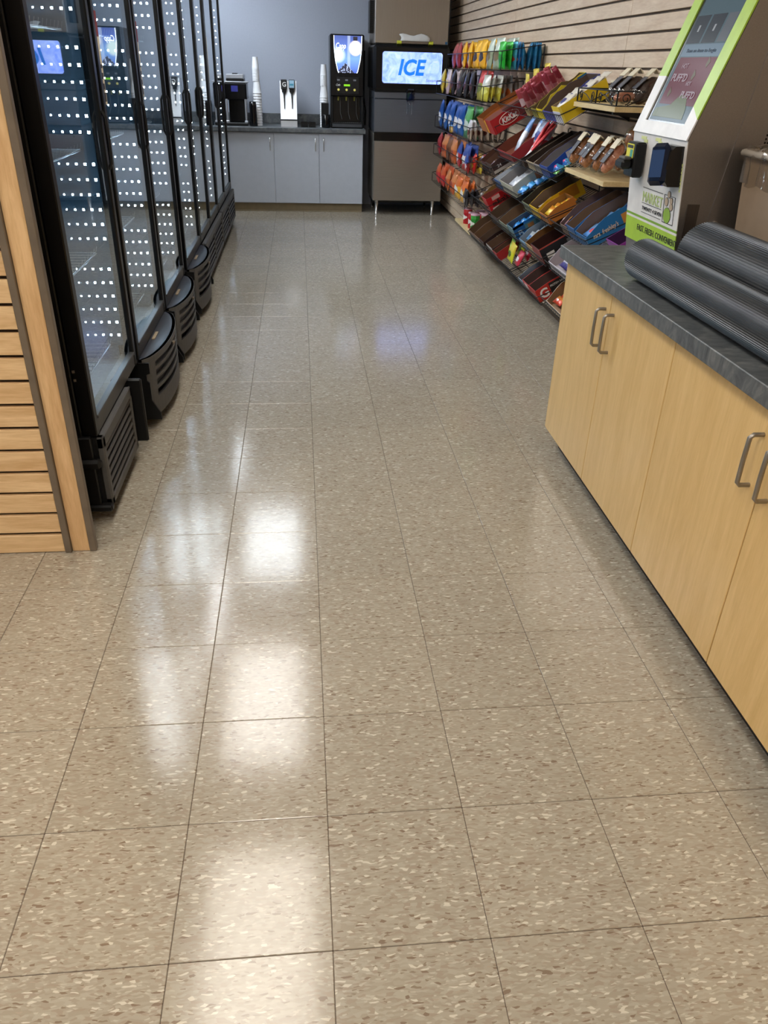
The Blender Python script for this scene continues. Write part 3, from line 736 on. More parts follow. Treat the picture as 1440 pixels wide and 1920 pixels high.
m = MB(); m.prism([(1.318, .95), (1.32, ZK), (1.645, ZK), (1.645, 2.0), (1.47, 2.0), (1.322, 1.017)], 'y', y0k-.002, y1k+.002); rs = m.build('rear_case', STEELK, c)
BX('lower_door', steel('kiosk_door_steel', (104, 96, 90), .4, 'z'), c, 1.245, 1.287, y0k-.0015, y0k+.002, .965, 1.085, b=.001)
MB().tube([(1.352, y0k-.002, 1.03), (1.352, y0k-.007, 1.03)], .0065, 12).build('screw', CHROME, rs)
hol = MB()
for i in range(6):
    for k in range(26): hol.box(1.455+i*.010+k*.0012-.0, 1.4605+i*.010+k*.0012, y0k-.0028, y0k-.0019, 1.27+k*.011, 1.276+k*.011)
hol.build('vent_hole', BLACK, rs, kind='stuff')
# white lower face with green foot
def face_pt(y, z, off=0):
    x = KX+.004+(1.25-z)*(.028/.30) if z < 1.25 else KX+.004
    return Vector((x-off, y, z))
def facebox(name, mat, ya, yb, za, zb, off=.003, base=0.0, parent=c, n=1):
    m = MB(); vs = []
    for z in (za, zb):
        for y in (ya, yb): vs.append(face_pt(y, z, base))
    for z in (za, zb):
        for y in (ya, yb): vs.append(face_pt(y, z, off))
    m.add(vs, [(0, 1, 3, 2), (4, 6, 7, 5), (0, 4, 5, 1), (2, 3, 7, 6), (0, 2, 6, 4), (1, 5, 7, 3)]); return m.build(name, mat, parent)
fw = facebox('white_face', KW, y0k, y1k, 1.0, 1.272)
facebox('green_band', plain('kiosk_green_dark', (128, 172, 50), .35), y0k, y1k, .992, 1.0)
facebox('white_band', KW, y0k, y1k, .984, .992); facebox('green_foot', KG, y0k, y1k, .905, .984)
# sloped frame: four bars and screen
def slab(name, mat, ya, yb, sa, sb, off0, off1, parent=c):
    m = MB(); vs = [SP_(y, s, o) for o in (off0, off1) for s in (sa, sb) for y in (ya, yb)]
    m.add(vs, [(0, 1, 3, 2), (4, 6, 7, 5), (0, 4, 5, 1), (2, 3, 7, 6), (0, 2, 6, 4), (1, 5, 7, 3)]); return m.build(name, mat, parent)
S0, S1, ya_, yb_ = .042, .68, 1.818, 2.135
def quadslab(name, mat, pts, off0, off1, parent=c):
    n = len(pts); m = MB(); vs = [SP_(y, s, o) for o in (off0, off1) for (y, s) in pts]
    m.add(vs, [list(range(n))[::-1], list(range(n, 2*n))]+[(i, (i+1) % n, n+(i+1) % n, n+i) for i in range(n)]); return m.build(name, mat, parent)
quadslab('face_frame', KW, [(y0k, 0), (y1k, 0), (y1k, S0), (y0k, S0)], 0, .005)
quadslab('face_frame', KW, [(yb_, S0), (y1k, S0), (y1k, .187), (yb_, .187)], 0, .005)
quadslab('face_frame', KW, [(y0k, S0), (ya_, S0), (ya_, .101), (y0k, .065)], 0, .005)
quadslab('green_frame', KG, [(yb_, .187), (y1k, .187), (y1k, SL), (yb_, SL)], 0, .005)
quadslab('green_frame', KG, [(y0k, .065), (ya_, .101), (ya_, SL), (y0k, SL)], 0, .005)
quadslab('green_frame', KG, [(ya_, S1), (yb_, S1), (yb_, SL), (ya_, SL)], 0, .005)
sb = slab('bezel', BLACKG, ya_, yb_, S0, S1, -.008, .0005)
SCG = plain('screen_glass', (28, 34, 40), .06, bump=0)
scr = slab('screen', emit('screen_blue_grey', (122, 148, 160), .30), ya_+.004, yb_-.022, S0+.006, S1-.01, .0005, .002)
scr_m = bpy.data.materials['screen_blue_grey'].node_tree.nodes['Principled BSDF']; scr_m.inputs['Base Color'].default_value = lin((40, 48, 54)); scr_m.inputs['Roughness'].default_value = .2; scr_m.inputs['Specular IOR Level'].default_value = .05
def E2(n, rgb, s): 
    m_ = emit(n, rgb, s); b_ = m_.node_tree.nodes['Principled BSDF']; b_.inputs['Base Color'].default_value = lin(tuple(v*.3 for v in rgb)); b_.inputs['Roughness'].default_value = .2; b_.inputs['Specular IOR Level'].default_value = .05; return m_
tile_m = E2('screen_tile_grey', (78, 84, 92), .5)
for a, b in ((2.012, 2.108), (1.902, 1.998)):
    tt = slab('screen_tile', tile_m, a, b, .290, .375, .002, .0024, scr)
    slab('tile_icon', E2('icon_white', (200, 205, 210), .4), (a+b)/2-.006, (a+b)/2+.006, .325, .345, .0024, .0028, scr)
slab('screen_tile', E2('screen_tile_light', (120, 126, 134), .5), 1.83, 1.89, .292, .375, .002, .0024, scr)
slab('screen_bar', E2('screen_bar_grey', (126, 150, 170), .5), 1.825, 2.105, .250, .287, .002, .0024, scr)
rp = slab('poster', E2('screen_poster_red', (124, 44, 62), .45), 1.825, 2.095, .10, .247, .002, .0024, scr)
quadslab('poster_foot', E2('screen_poster_olive', (122, 132, 92), .45), [(1.86, .058), (2.105, .058), (2.10, .085), (2.0, .098), (1.95, .135), (1.90, .125), (1.87, .09)], .0026, .003, scr)
for (a, s_) in ((1.87, .215), (1.93, .175), (2.05, .12)): quadslab('pepper', E2('screen_pepper', (120, 104, 78), .45), [(a, s_), (a+.012, s_+.01), (a+.008, s_+.035), (a-.012, s_+.018)], .0026, .003, scr)
nrm = Vector((-.379, 0, .132)).normalized()
LET = E2('screen_letters', (190, 170, 180), .5)
def stext(s, y, sv, size, w, parent=scr, mat=LET, **k): text(parent, s, mat, SP_(y, sv, .0030), (0, -1, 0), sd, size, width=w, **k)
stext('HOT', 2.048, .212, .022, .045); stext("PUFF'D", 2.085, .172, .034, .115, offset=.0006); stext('HOT', 1.955, .160, .018, .035); stext("PUFF'D", 1.955, .122, .03, .10, offset=.0006)
stext('Scan an item to begin', 2.07, .262, .016, .21, mat=E2('screen_ink', (70, 84, 100), .5))
# printing on the white face
INK = plain('black_ink', (38, 38, 42), .5)
def ftext(s, y, z, size, w, mat=INK, **k): text(fw, s, mat, face_pt(y, z, .0032), (0, -1, 0), (-.09, 0, 1), size, width=w, **k)
ftext('MARKET', 2.060, 1.052, .050, .175, plain('lime_ink', (186, 206, 130), .5)); ftext('TWENTY 4 SEVEN', 2.057, 1.024, .018, .175)
ftext('FAST. FRESH. CONVENIENT', 2.085, .948, .030, .345)
def fline(y_a, y_b, z, h=.0016): facebox('rule', INK, y_a, y_b, z, z+h, .0038, .002, fw)
for z in (1.098, 1.046, 1.014): fline(1.888, 2.062, z)
# fruit picture in a frame
for (a, b, z0_, z1_) in ((1.785, 1.788, 1.01, 1.10), (1.870, 1.873, 1.01, 1.10), (1.785, 1.873, 1.01, 1.0125), (1.785, 1.873, 1.0985, 1.10)): facebox('picture_frame', INK, a, b, z0_, z1_, .0036, .002, fw)
def blobf(cy, cz, ry, rz, mat, nm, off=.0042):
    m = MB(); n = 20; vs = [face_pt(cy+ry*math.cos(2*PI*k/n), cz+rz*math.sin(2*PI*k/n), o) for o in (.002, off) for k in range(n)]
    m.add(vs, [list(range(n))[::-1], list(range(n, 2*n))]+[(i, (i+1) % n, n+(i+1) % n, n+i) for i in range(n)]); m.build(nm, mat, fw)
blobf(1.838, 1.036, .030, .026, INK, 'fruit_outline', .0040); blobf(1.838, 1.036, .028, .0245, plain('lime_fruit', (140, 176, 56), .5), 'fruit')
TANI = plain('tan_ink', (186, 164, 138), .5)
for (a, b_, r1, r2) in ((1.85, 1.078, .012, .013), (1.836, 1.103, .011, .010), (1.815, 1.085, .011, .010), (1.812, 1.066, .013, .011)):
    blobf(a, b_, r1+.002, r2+.0015, INK, 'leaf_outline', .0038); blobf(a, b_, r1, r2, TANI, 'leaf', .0043)
TAPE = plain('lime_tape', (214, 220, 150), .5)
for a, b_, w_ in ((2.10, 1.252, .045), (2.08, 1.243, .03), (1.975, 1.255, .045), (1.955, 1.246, .03), (1.985, 1.182, .012), (1.765, 1.16, .008)): facebox('sticker', TAPE, a-w_/2, a+w_/2, b_, b_+.010, .0036, .002, fw)
for k in range(8): facebox('sticker', TAPE, 1.760, 1.768, 1.12+k*.011, 1.128+k*.011, .0036, .002, fw)
# card reader
rd = MB(); rd.box(KX-.035, KX+.004, 2.065, 2.155, 1.128, 1.243, b=.006); r_ = rd.build('card_reader', BLACK, c)
MB().box(KX-.075, KX-.035, 2.075, 2.150, 1.155, 1.185, b=.008).build('card_slot', BLACK, r_); MB().box(KX-.066, KX-.036, 2.085, 2.14, 1.183, 1.195, b=.004).build('slot_lip', DGREY, r_)
BX('yellow_label', plain('yellow_label', (222, 214, 60), .5), r_, KX-.0365, KX-.035, 2.085, 2.148, 1.190, 1.236); BX('label_print', INK, r_, KX-.0372, KX-.0365, 2.09, 2.142, 1.222, 1.232)
BX('label_print', plain('teal_label', (70, 160, 150), .5), r_, KX-.0372, KX-.0365, 2.09, 2.112, 1.194, 1.218)
# payment terminal
pt = MB(); pt.prism([(KX-.03, 1.135), (KX+.012, 1.135), (KX+.008, 1.256), (KX-.025, 1.256), (KX-.042, 1.24), (KX-.05, 1.16)], 'y', 1.765, 1.86); p_ = pt.build('terminal_mount', BLACKG, c)
TM = Matrix.Translation((KX-.052, 1.80, 1.20)) @ Matrix.Rotation(.62, 4, 'Z') @ Matrix.Rotation(-.12, 4, 'X') @ Matrix.Rotation(.16, 4, 'Y')
m = MB(); m.T = TM; m.box(-.024, .006, -.032, .032, -.066, .062, b=.013); tp = m.build('payment_terminal', plain('navy_gloss', (24, 32, 52), .12), c)
m = MB(); m.T = TM; m.box(-.0255, -.0235, -.022, .022, -.042, .040); m.build('terminal_screen', E2('terminal_display', (84, 112, 160), .25), tp)
facebox('scan_window', BLACKG, 1.925, 1.985, 1.212, 1.247, .004, .002, fw)
facebox('blue_slot', emit('blue_slot_light', (36, 40, 150), .8), 1.90, 1.96, 1.122, 1.142, .004, .002, fw); facebox('slot_shadow', BLACKG, 1.93, 1.982, 1.142, 1.175, .005, .002, fw)
# bin with liner on the counter
c = thing('waste_bin', 'beige rectangular bin with clear plastic liner behind the rolled mats', 'bin', (1.50, 1.52, ZK))
BEI = plain('beige_bin', (158, 138, 118), .6, var=.05)
bx0, bx1, by0, by1, zt_ = 1.375, 1.63, 1.36, 1.69, 1.235
def tap(z, e=0): k = (z-ZK)/(zt_-ZK); d = .022*(1-k)-e; return [(bx0+d, by0+d), (bx1-d, by0+d), (bx1-d, by1-d), (bx0+d, by1-d)]
m = MB(); vs = [(x, y, ZK) for x, y in tap(ZK)]+[(x, y, zt_) for x, y in tap(zt_)]+[(x, y, zt_) for x, y in tap(zt_, -.008)]+[(x, y, ZK+.01) for x, y in tap(ZK, -.008)]
fs = [(3, 2, 1, 0)]+[(i, (i+1) % 4, 4+(i+1) % 4, 4+i) for i in range(4)]+[(4+i, 4+(i+1) % 4, 8+(i+1) % 4, 8+i) for i in range(4)]+[(8+i, 8+(i+1) % 4, 12+(i+1) % 4, 12+i) for i in range(4)]+[(12, 13, 14, 15)]
m.add(vs, fs); m.build('body', BEI, c)
FILMW = pane_mat('milky_liner', (.80, .77, .72, 1), 1.5, 2.0)
m = MB(); n = 64; rows = [(0.012, zt_-.075), (.014, zt_-.02), (.02, zt_+.01), (.012, zt_+.032), (-.01, zt_+.03), (-.02, zt_-.05)]; vs = []
for (e, z) in rows:
    for k in range(n):
        a = 2*PI*k/n; ca, sa = math.cos(a), math.sin(a); q = max(abs(ca), abs(sa)); w = .006*math.sin(k*2.1)+.004*math.sin(k*3.7+z*40)
        vs.append(((bx0+bx1)/2+((bx1-bx0)/2+e+w)*max(-1, min(1, ca*1.25)), (by0+by1)/2+((by1-by0)/2+e+w)*max(-1, min(1, sa*1.25)), z+.006*math.sin(k*1.3)))
m.add(vs, [(i*n+k, i*n+(k+1) % n, (i+1)*n+(k+1) % n, (i+1)*n+k) for i in range(5) for k in range(n)], 0, True); m.build('liner', FILMW, c)
MB().tube([(x, y, zt_+.014) for x, y in [(bx0-.012, by0), (bx0, by0-.012), (bx1, by0-.012), (bx1+.008, by0), (bx1+.008, by1), (bx1, by1+.012), (bx0, by1+.012), (bx0-.012, by1)]], .010, 8, closed=True).build('rim', plain('grey_beige_rim', (170, 160, 148), .35), c)
# rolled rubber mats: spiral section, ribbed
def ribmat():
    t = NT('ribbed_rubber'); t.b.inputs['Roughness'].default_value = .42
    n = t.noise(t.coords((6, 1, 6)), 9, 4, .6)
    t.link(t.ramp(n.outputs[0], [(.35, lin((28, 28, 29))), (.62, lin((46, 45, 44))), (.85, lin((78, 76, 72)))]), t.b.inputs['Base Color']); return t.m
RUB = ribmat()
def mat_roll(label, a, b, r, turns=1.6, oval=1.0):
    a, b = Vector(a), Vector(b); d = (b-a).normalized(); u = d.cross(Vector((0, 0, 1))).normalized(); w = u.cross(d)
    m = MB(); N = 420; th = .006; vs = []; L = 12
    for i in range(L+1):
        p = a.lerp(b, i/L)
        for k in range(N+1):
            t_ = k/N; ang = -2.0+t_*turns*2*PI; rad = r-(.010*turns)*t_+.0
            rib = .0013*(1 if k % 4 < 2 else -.6) if t_ < .999 else 0
            for o in (rib, -th):
                R_ = rad+o; vs.append(p+u*(R_*math.cos(ang)*oval)+w*(R_*math.sin(ang)))
    S = 2*(N+1); fs = []
    for i in range(L):
        for k in range(N):
            A, B = i*S+2*k, (i+1)*S+2*k
            fs.append((A, A+2, B+2, B)); fs.append((A+1, B+1, B+3, A+3))
    for i in (0, L):
        for k in range(N): A = i*S+2*k; fs.append((A, A+1, A+3, A+2))
    for k in (0, N):
        for i in range(L): A, B = i*S+2*k, (i+1)*S+2*k; fs.append((A, B, B+1, A+1))
    m.add(vs, fs, 0, False); return m.build('rubber_mat', RUB, label=label, cat='mat', group='rolled mats on the counter')
mat_roll('long rolled black ribbed rubber mat lying along the counter edge', (1.09, 1.665, ZK+.068), (1.095, .30, ZK+.068), .066)
mat_roll('wider rolled black rubber mat lying behind the long one, below the bin', (1.262, 1.60, ZK+.102), (1.256, .88, ZK+.102), .096, 1.35)
# ---------------------------------------------------------------- candy wall
def tilt(x, y, z, slope=.6):
    a = math.atan(slope); M = Matrix(((math.cos(a), 0, -math.sin(a)), (0, 1, 0), (math.sin(a), 0, math.cos(a)))).to_4x4(); M.translation = Vector((x, y, z)); return M
DEP = .335
bn = {}
def basket(y0, y1, z, label, slope=.6, depth=DEP, lip=.052):
    c = thing('wire_basket', label, 'basket', None, 'slanted wire candy baskets', M=tilt(1.35, y0, z, slope))
    w = y1-y0; m = MB(); n = max(3, int(w/.034))
    for k in range(n+1):
        y = w*k/n; m.tube([(depth, y, 0), (0, y, 0), (-.004, y, lip)], .0016, 4)
    for x in (0, depth*.33, depth*.66, depth): m.tube([(x, 0, -.003), (x, w, -.003)], .0022, 4)
    m.build('wire_grid', WIRE, c, local=True)
    r = MB(); r.tube([(depth, 0, .012), (-.005, 0, lip), (-.005, w, lip), (depth, w, .012)], .0028, 5)
    r.build('rim', WIRE, c, local=True)
    a = math.atan(slope); hk = MB()
    for y in (w*.22, w*.78):
        # hook stands straight up behind the basket and bends into the slot
        Mi = MW[c.name].inverted()
        xw = XR-.006; zb = z+depth*math.sin(a)
        pts = [Vector((xw-.012, y0+y, zb-.004)), Vector((xw-.014, y0+y, zb+.035)), Vector((xw-.005, y0+y, zb+.046)), Vector((xw+.003, y0+y, zb+.04))]
        hk2 = MB(); hk2.tube([Mi @ p for p in pts], .003, 5); hk2.build('hook', WIRE, c, local=True)
    return c
def wallbox(m, l, w, h, t=.003, front=None, mo=0, mi=1, jag=0):
    """open carton: outer faces mo, inner faces mi"""
    f = h if front is None else front
    def plate(P, Qv, nrm):
        pass
    # side near (y=0), side far (y=w), front (x=0), back (x=l), bottom
    n = 8
    def side(y, inner):
        pts = []
        for k in range(n+1):
            x = l*k/n; hh_ = f+(h-f)*min(1, x/(l*.35))+(random.uniform(-jag, jag) if 0 < k < n else 0); pts.append((x, max(.01, hh_)))
        vo = [(x, y, z) for x, z in pts]+[(l, y, 0), (0, y, 0)]
        yi = y+t if inner > 0 else y-t
        vi = [(x, yi, z) for x, z in pts]+[(l, yi, 0), (0, yi, 0)]
        N = len(vo)
        m.add(vo, [list(range(N))], mo); m.add(vi, [list(range(N))[::-1]], mi)
        m.add(vo+vi, [(i, (i+1) % N, N+(i+1) % N, N+i) for i in range(n)], mo)
    side(0, 1); side(w, -1)
    m.box(0, t, t, w-t, 0, f, mo); m.box(t, t+.001, t, w-t, t, f-.001, mi); m.box(l-t, l, t, w-t, 0, h, mo); m.box(l-t-.001, l-t, t, w-t, t, h-.001, mi); m.box(t, l-t, t, w-t, 0, t, mi)
TRAY = {}
def cmat(rgb): 
    k = 'card_%d_%d_%d' % rgb
    return plain(k, rgb, .38, var=.03, scale=30, bump=.02)
def carton(bk, y, l, w, h, rgb, inner=(128, 104, 84), label='', front=None, jag=.0, x=.004, texts=(), panels=(), end=None, group=None, lid=None):
    """open display carton in the basket frame bk; texts/panels go on the side towards the camera"""
    B = MW[bk.name]; M = B @ Matrix.Translation((x, y, .003))
    c = thing('candy_carton', label, 'carton', None, group or 'candy cartons', M=M)
    m = MB(); wallbox(m, l, w, h, front=front, jag=jag); o = m.build('tray', [cmat(rgb), cmat(inner)], c, local=True); TRAY[c.name] = o
    for (xa, xb, za, zb, col) in panels:
        BXL = MB(); BXL.box(xa, xb, -.0012, .0002, za, zb); BXL.build('printed_panel', cmat(col), o, local=True)
    if end:
        for (ya, yb, za, zb, col) in end: e = MB(); e.box(-.0012, .0002, ya, yb, za, zb); e.build('printed_panel', cmat(col), o, local=True)
    R = M.to_3x3()
    for (s, tx, tz, size, wd, col, kw) in texts:
        MW[o.name] = M
        text(o, s, cmat(col), M @ Vector((tx, -.0014, tz)), R @ Vector((1, 0, 0)), R @ Vector((0, 0, 1)), size, width=wd, depth=.0004, **kw)
    if lid:
        e = MB(); e.box(0, l, 0, w, h, h+.003); e.build('lid', cmat(lid), c, local=True)
    return c
def bagmesh(w, h, t, mat, seed=0, nx=6, nz=9):
    rnd = random.Random(seed); m = MB(); vs = []; fs = []
    for sgn in (-1, 1):
        for j in range(nz+1):
            v = j/nz
            for i in range(nx+1):
                u = i/nx*2-1
                prof = max(0, 1-abs(u)**2.6)*max(0, math.sin(PI*min(1, max(0, (v-.05)/.9))))**.55
                th = t/2*prof*(1+rnd.uniform(-.22, .22))
                ww = w/2*(1-.09*math.sin(PI*v)) ; zz = v*h+(rnd.uniform(-.5, .5)*.006 if j in (0, nz) else 0)
                vs.append((sgn*(th+.0008), u*ww, max(0, zz)))
    S = (nx+1)*(nz+1)
    for s_ in (0, 1):
        for j in range(nz):
            for i in range(nx):
                a = s_*S+j*(nx+1)+i; q = (a, a+1, a+nx+2, a+nx+1); fs.append(q if s_ else q[::-1])
    ring = [i for i in range(nx+1)]+[j*(nx+1)+nx for j in range(1, nz+1)]+[nz*(nx+1)+i for i in range(nx-1, -1, -1)]+[j*(nx+1) for j in range(nz-1, 0, -1)]
    for a, b in zip(ring, ring[1:]+ring[:1]): fs.append((a, b, S+b, S+a))
    m.add(vs, fs, 0, True); return m.mesh('snack_bag', [mat])
BM = {}
def getbag(cols, w, h, t):
    k = (cols, w, h, t)
    if k not in BM: BM[k] = [bagmesh(w, h, t, bagmat(*cols, h=h), seed=len(BM)*3+q) for q in range(2)]
    return random.choice(BM[k])
ORD = ['first', 'second', 'third', 'fourth', 'fifth', 'sixth', 'seventh', 'eighth', 'ninth', 'tenth', 'eleventh', 'twelfth']
def packs(bk, x0, y0, n, dx, cols, size, label, name='candy_pack', lean=0, z=.034, along='x', cat='candy', rot=0, dy=0, group=None, jit=.15):
    """a row of identical packs standing in a basket or carton (bk frame)"""
    B = MW[bk.name]; w, h, t = size
    for k in range(n):
        me = getbag(cols, w, h, t)
        M = B @ Matrix.Translation((x0+(dx*k if along == 'x' else 0), y0+(dx*k if along == 'y' else 0)+dy*k, z)) @ Matrix.Rotation(rot+random.uniform(-jit, jit)*.5, 4, 'Z') @ Matrix.Rotation(lean+random.uniform(-jit, jit), 4, 'Y')
        inst(name, me, M, label=label, cat=cat, group=group or label)
# column B: nearest full column
YBn, YBf = 3.53, 4.14
A = basket(YBn, YBf, 1.215, 'empty-edged wire basket holding yellow and blue cartons, top of the column by the wooden shelves')
carton(A, .005, .27, .13, .085, (228, 196, 40), label='yellow carton with blue and white pouches, top basket beside the upper wooden shelf', front=.085, panels=[(.0, .012, 0, .085, (236, 214, 90))], end=[(.0, .13, .0, .06, (222, 222, 236))])
packs(A, .02, .07, 6, .040, ((222, 216, 205), (238, 232, 220), (60, 60, 130)), (.115, .10, .024), 'white cookie pouch with blue print packed in the yellow top carton', lean=1.25, z=.07)
carton(A, .14, .29, .21, .095, (66, 74, 160), (104, 86, 76), 'blue open carton with torn edge and brown inside, top basket', front=.05, jag=.008)
packs(A, .03, .20, 3, .03, ((40, 60, 165), (70, 90, 190), (190, 200, 225)), (.07, .055, .02), 'small blue candy pack in the torn blue top carton', lean=1.36)
carton(A, .36, .29, .12, .10, (232, 206, 36), (116, 96, 66), 'yellow torn display carton with blue end, far side of the top basket', front=.055, jag=.012, panels=[(.0, .05, 0, .05, (190, 190, 80)), (.235, .29, .02, .1, (44, 120, 160))])
carton(A, .49, .27, .11, .07, (150, 140, 60), (110, 92, 66), 'olive low carton at the far end of the top basket', front=.05)
C_ = basket(YBn, YBf, .94, 'wire basket of gum and blue cartons below the yellow one')
carton(C_, .115, .30, .16, .085, (30, 72, 160), (128, 124, 128), 'blue carton with white side panel above the gum packs', front=.06, panels=[(.12, .30, .01, .08, (196, 190, 186))], texts=[('5', .045, .03, .03, .016, (230, 235, 245), {})], jag=.004)
packs(C_, .02, .055, 5, .055, ((40, 110, 190), (50, 150, 190), (226, 66, 110)), (.09, .05, .05), 'blue gum pack with pink strawberries print in the gum basket', lean=1.36, cat='gum')
packs(C_, .01, .03, 2, .05, ((120, 190, 110), (70, 150, 190), (230, 240, 230)), (.05, .045, .02), 'green and white gum pack at the gum basket edge', lean=1.36, cat='gum')
carton(C_, .285, .31, .13, .07, (150, 146, 144), (96, 80, 70), 'long grey open carton, middle of the gum basket', front=.05)
carton(C_, .425, .31, .16, .06, (196, 180, 150), (60, 48, 42), 'long dark-lined cream carton at the far side of the gum basket', front=.05)
F_ = basket(YBn, YBf, .71, 'wire basket of yellow peanut cartons in the middle of the column')
carton(F_, .02, .17, .16, .07, (196, 120, 50), (150, 110, 60), 'orange and yellow low carton with candy packs, beside the blue cookie carton', front=.05)
packs(F_, .025, .10, 4, .035, ((232, 190, 40), (236, 150, 40), (250, 220, 90)), (.13, .06, .022), 'yellow peanut candy pack in the orange carton', lean=1.36)
carton(F_, .20, .28, .19, .085, (228, 186, 34), (120, 96, 74), 'yellow open carton with orange end and brown wrappers inside', front=.06, panels=[(.0, .09, 0, .035, (214, 98, 40)), (.10, .14, .0, .04, (190, 170, 160)), (.14, .25, .02, .08, (196, 130, 34))], jag=.004)
packs(F_, .04, .29, 4, .04, ((196, 178, 160), (150, 110, 90), (226, 214, 200)), (.13, .055, .022), 'cream and brown candy wrapper inside the yellow open carton', lean=1.36)
carton(F_, .40, .30, .18, .07, (120, 132, 104), (70, 60, 50), 'grey green open carton at the far side of the peanut basket', front=.05)
J_ = basket(YBn, YBf, .495, 'wire basket with black and red carton, fourth down beside the cabinet end')
carton(J_, .02, .24, .19, .095, (22, 20, 22), (66, 38, 34), 'black carton with red edge and white barcode on its side', front=.09, panels=[(.0, .24, .088, .095, (176, 70, 58)), (.028, .075, .018, .052, (230, 226, 222)), (.16, .22, .05, .07, (110, 110, 112))], end=[(0, .19, 0, .09, (150, 54, 48))])
carton(J_, .22, .26, .16, .08, (190, 160, 110), (120, 84, 48), 'tan open carton between the black and the light blue one', front=.06)
carton(J_, .39, .24, .16, .075, (110, 160, 196), (140, 150, 160), 'light blue open cookie carton, far side of the black carton', front=.05)
packs(J_, .04, .47, 5, .036, ((90, 150, 196), (190, 196, 200), (60, 90, 140)), (.13, .06, .022), 'pale blue and silver pack in the light blue carton', lean=1.36)
K_ = basket(YBn, YBf+.03, .275, 'lowest long wire basket beside the cabinet, with red protein bar cartons')
carton(K_, .03, .27, .15, .085, (190, 46, 40), (96, 74, 70), 'red and black protein bar carton with big white G', front=.075, panels=[(.085, .27, .0, .078, (34, 30, 30)), (.17, .235, .018, .05, (150, 108, 54))], texts=[('G', .018, .014, .075, .052, (240, 238, 236), {'offset': .002}), ('PROTEIN BAR', .09, .052, .018, .085, (230, 228, 226), {})])
carton(K_, .185, .27, .15, .085, (196, 56, 48), (92, 72, 68), 'red protein bar carton with white G, second beside the first', front=.07, end=[(.04, .11, .02, .06, (226, 216, 214))])
carton(K_, .34, .25, .13, .07, (120, 140, 156), (110, 110, 116), 'grey blue open carton in the lowest basket', front=.05)
packs(K_, .03, .40, 5, .042, ((110, 150, 180), (140, 160, 175), (196, 206, 214)), (.11, .06, .02), 'pale blue candy pack in the grey blue carton', lean=1.36)
# column A: nearest, partly behind the cabinet
YAn, YAf = 2.87, 3.47
G_ = basket(YAn, YAf, .715, 'wire basket with bright blue cookie carton, right below the lower wooden shelf')
carton(G_, .0, .30, .17, .10, (30, 110, 172), (112, 92, 80), "bright blue carton of cookie packs with a red oval, below the wooden shelf", front=.06, panels=[(.22, .30, .02, .1, (26, 56, 130)), (.185, .24, .03, .075, (196, 140, 60))], texts=[("mrs. freshley's", .03, .035, .032, .13, (236, 220, 190), {'shear': .3})])
packs(G_, .03, .085, 6, .042, ((80, 140, 210), (120, 170, 225), (214, 60, 66)), (.145, .085, .026), 'light blue and white cookie pack in the bright blue carton', lean=1.36)
carton(G_, .18, .31, .13, .095, (40, 100, 160), (120, 98, 82), 'open brown carton with thin blue edge, behind the cookie carton', front=.07)
carton(G_, .32, .31, .12, .09, (116, 96, 84), (104, 84, 72), 'open brown carton with purple packs', front=.05)
packs(G_, .02, .38, 6, .034, ((70, 64, 140), (60, 96, 190), (196, 170, 200)), (.10, .06, .022), 'purple and blue foil pack in the open brown carton', lean=1.36)
packs(G_, .02, .47, 3, .04, ((200, 150, 160), (180, 130, 60), (240, 210, 210)), (.08, .06, .02), 'pink wafer pack loose in the cookie basket', lean=1.36)
M_ = basket(YAn, YAf, .50, 'wire basket with white carton just behind the cabinet corner')
carton(M_, .20, .30, .36, .085, (214, 210, 220), (176, 166, 170), 'white open carton with blue and white packs beside the cabinet corner', front=.045)
packs(M_, .03, .36, 5, .05, ((70, 64, 140), (220, 220, 235), (40, 40, 90)), (.2, .05, .03), 'white and navy cookie pack in the white carton', lean=1.36)
L_ = basket(YAn, YAf, .30, 'lowest wire basket behind the cabinet corner')
carton(L_, .12, .30, .40, .085, (206, 190, 168), (142, 112, 84), 'brown open carton with orange packs, lowest beside the cabinet', front=.035)
packs(L_, .03, .42, 3, .05, ((206, 70, 40), (230, 140, 60), (235, 225, 215)), (.12, .05, .03), 'orange and red candy pack in the lowest brown carton', lean=1.36)
# column C
YCn, YCf = 4.19, 4.95
R_ = basket(YCn, YCf, 1.215, 'wire basket of upright red candy packs left of the yellow cartons')
packs(R_, .03, .05, 11, .026, ((132, 28, 46), (158, 60, 76), (190, 120, 130)), (.035, .15, .012), 'thin red and white candy pack standing in the red candy basket', z=.006, rot=1.1, dy=.012, lean=-.25, jit=.3)
packs(R_, .04, .24, 9, .03, ((128, 28, 40), (160, 60, 70), (206, 180, 186)), (.04, .13, .012), 'thin dark red candy pack farther back in the red candy basket', z=.006, rot=1.2, dy=.02)
packs(R_, .14, .50, 3, .06, ((226, 196, 50), (232, 206, 80), (196, 60, 50)), (.11, .12, .03), 'yellow candy bag at the far end of the red candy basket', lean=.5)
carton(R_, .01, .055, .09, .05, (190, 160, 110), (120, 90, 60), 'tiny gold carton at the front corner of the red candy basket', front=.045)
D_ = basket(YCn, YCf, .935, 'wire basket of long white and silver bars with blue ends')
packs(D_, .03, .10, 4, .03, ((216, 206, 206), (196, 50, 56), (200, 40, 50)), (.035, .26, .02), 'long white and red bar lying in the bar basket', lean=1.15, dy=.012)
packs(D_, .06, .42, 2, .09, ((186, 192, 206), (110, 150, 206), (206, 210, 220)), (.07, .24, .035), 'silver sleeve bar with blue top leaning in the bar basket', lean=1.1, dy=-.06)
carton(D_, .30, .28, .40, .07, (156, 44, 50), (118, 62, 46), 'dark red open carton at the far side of the bar basket', front=.05)
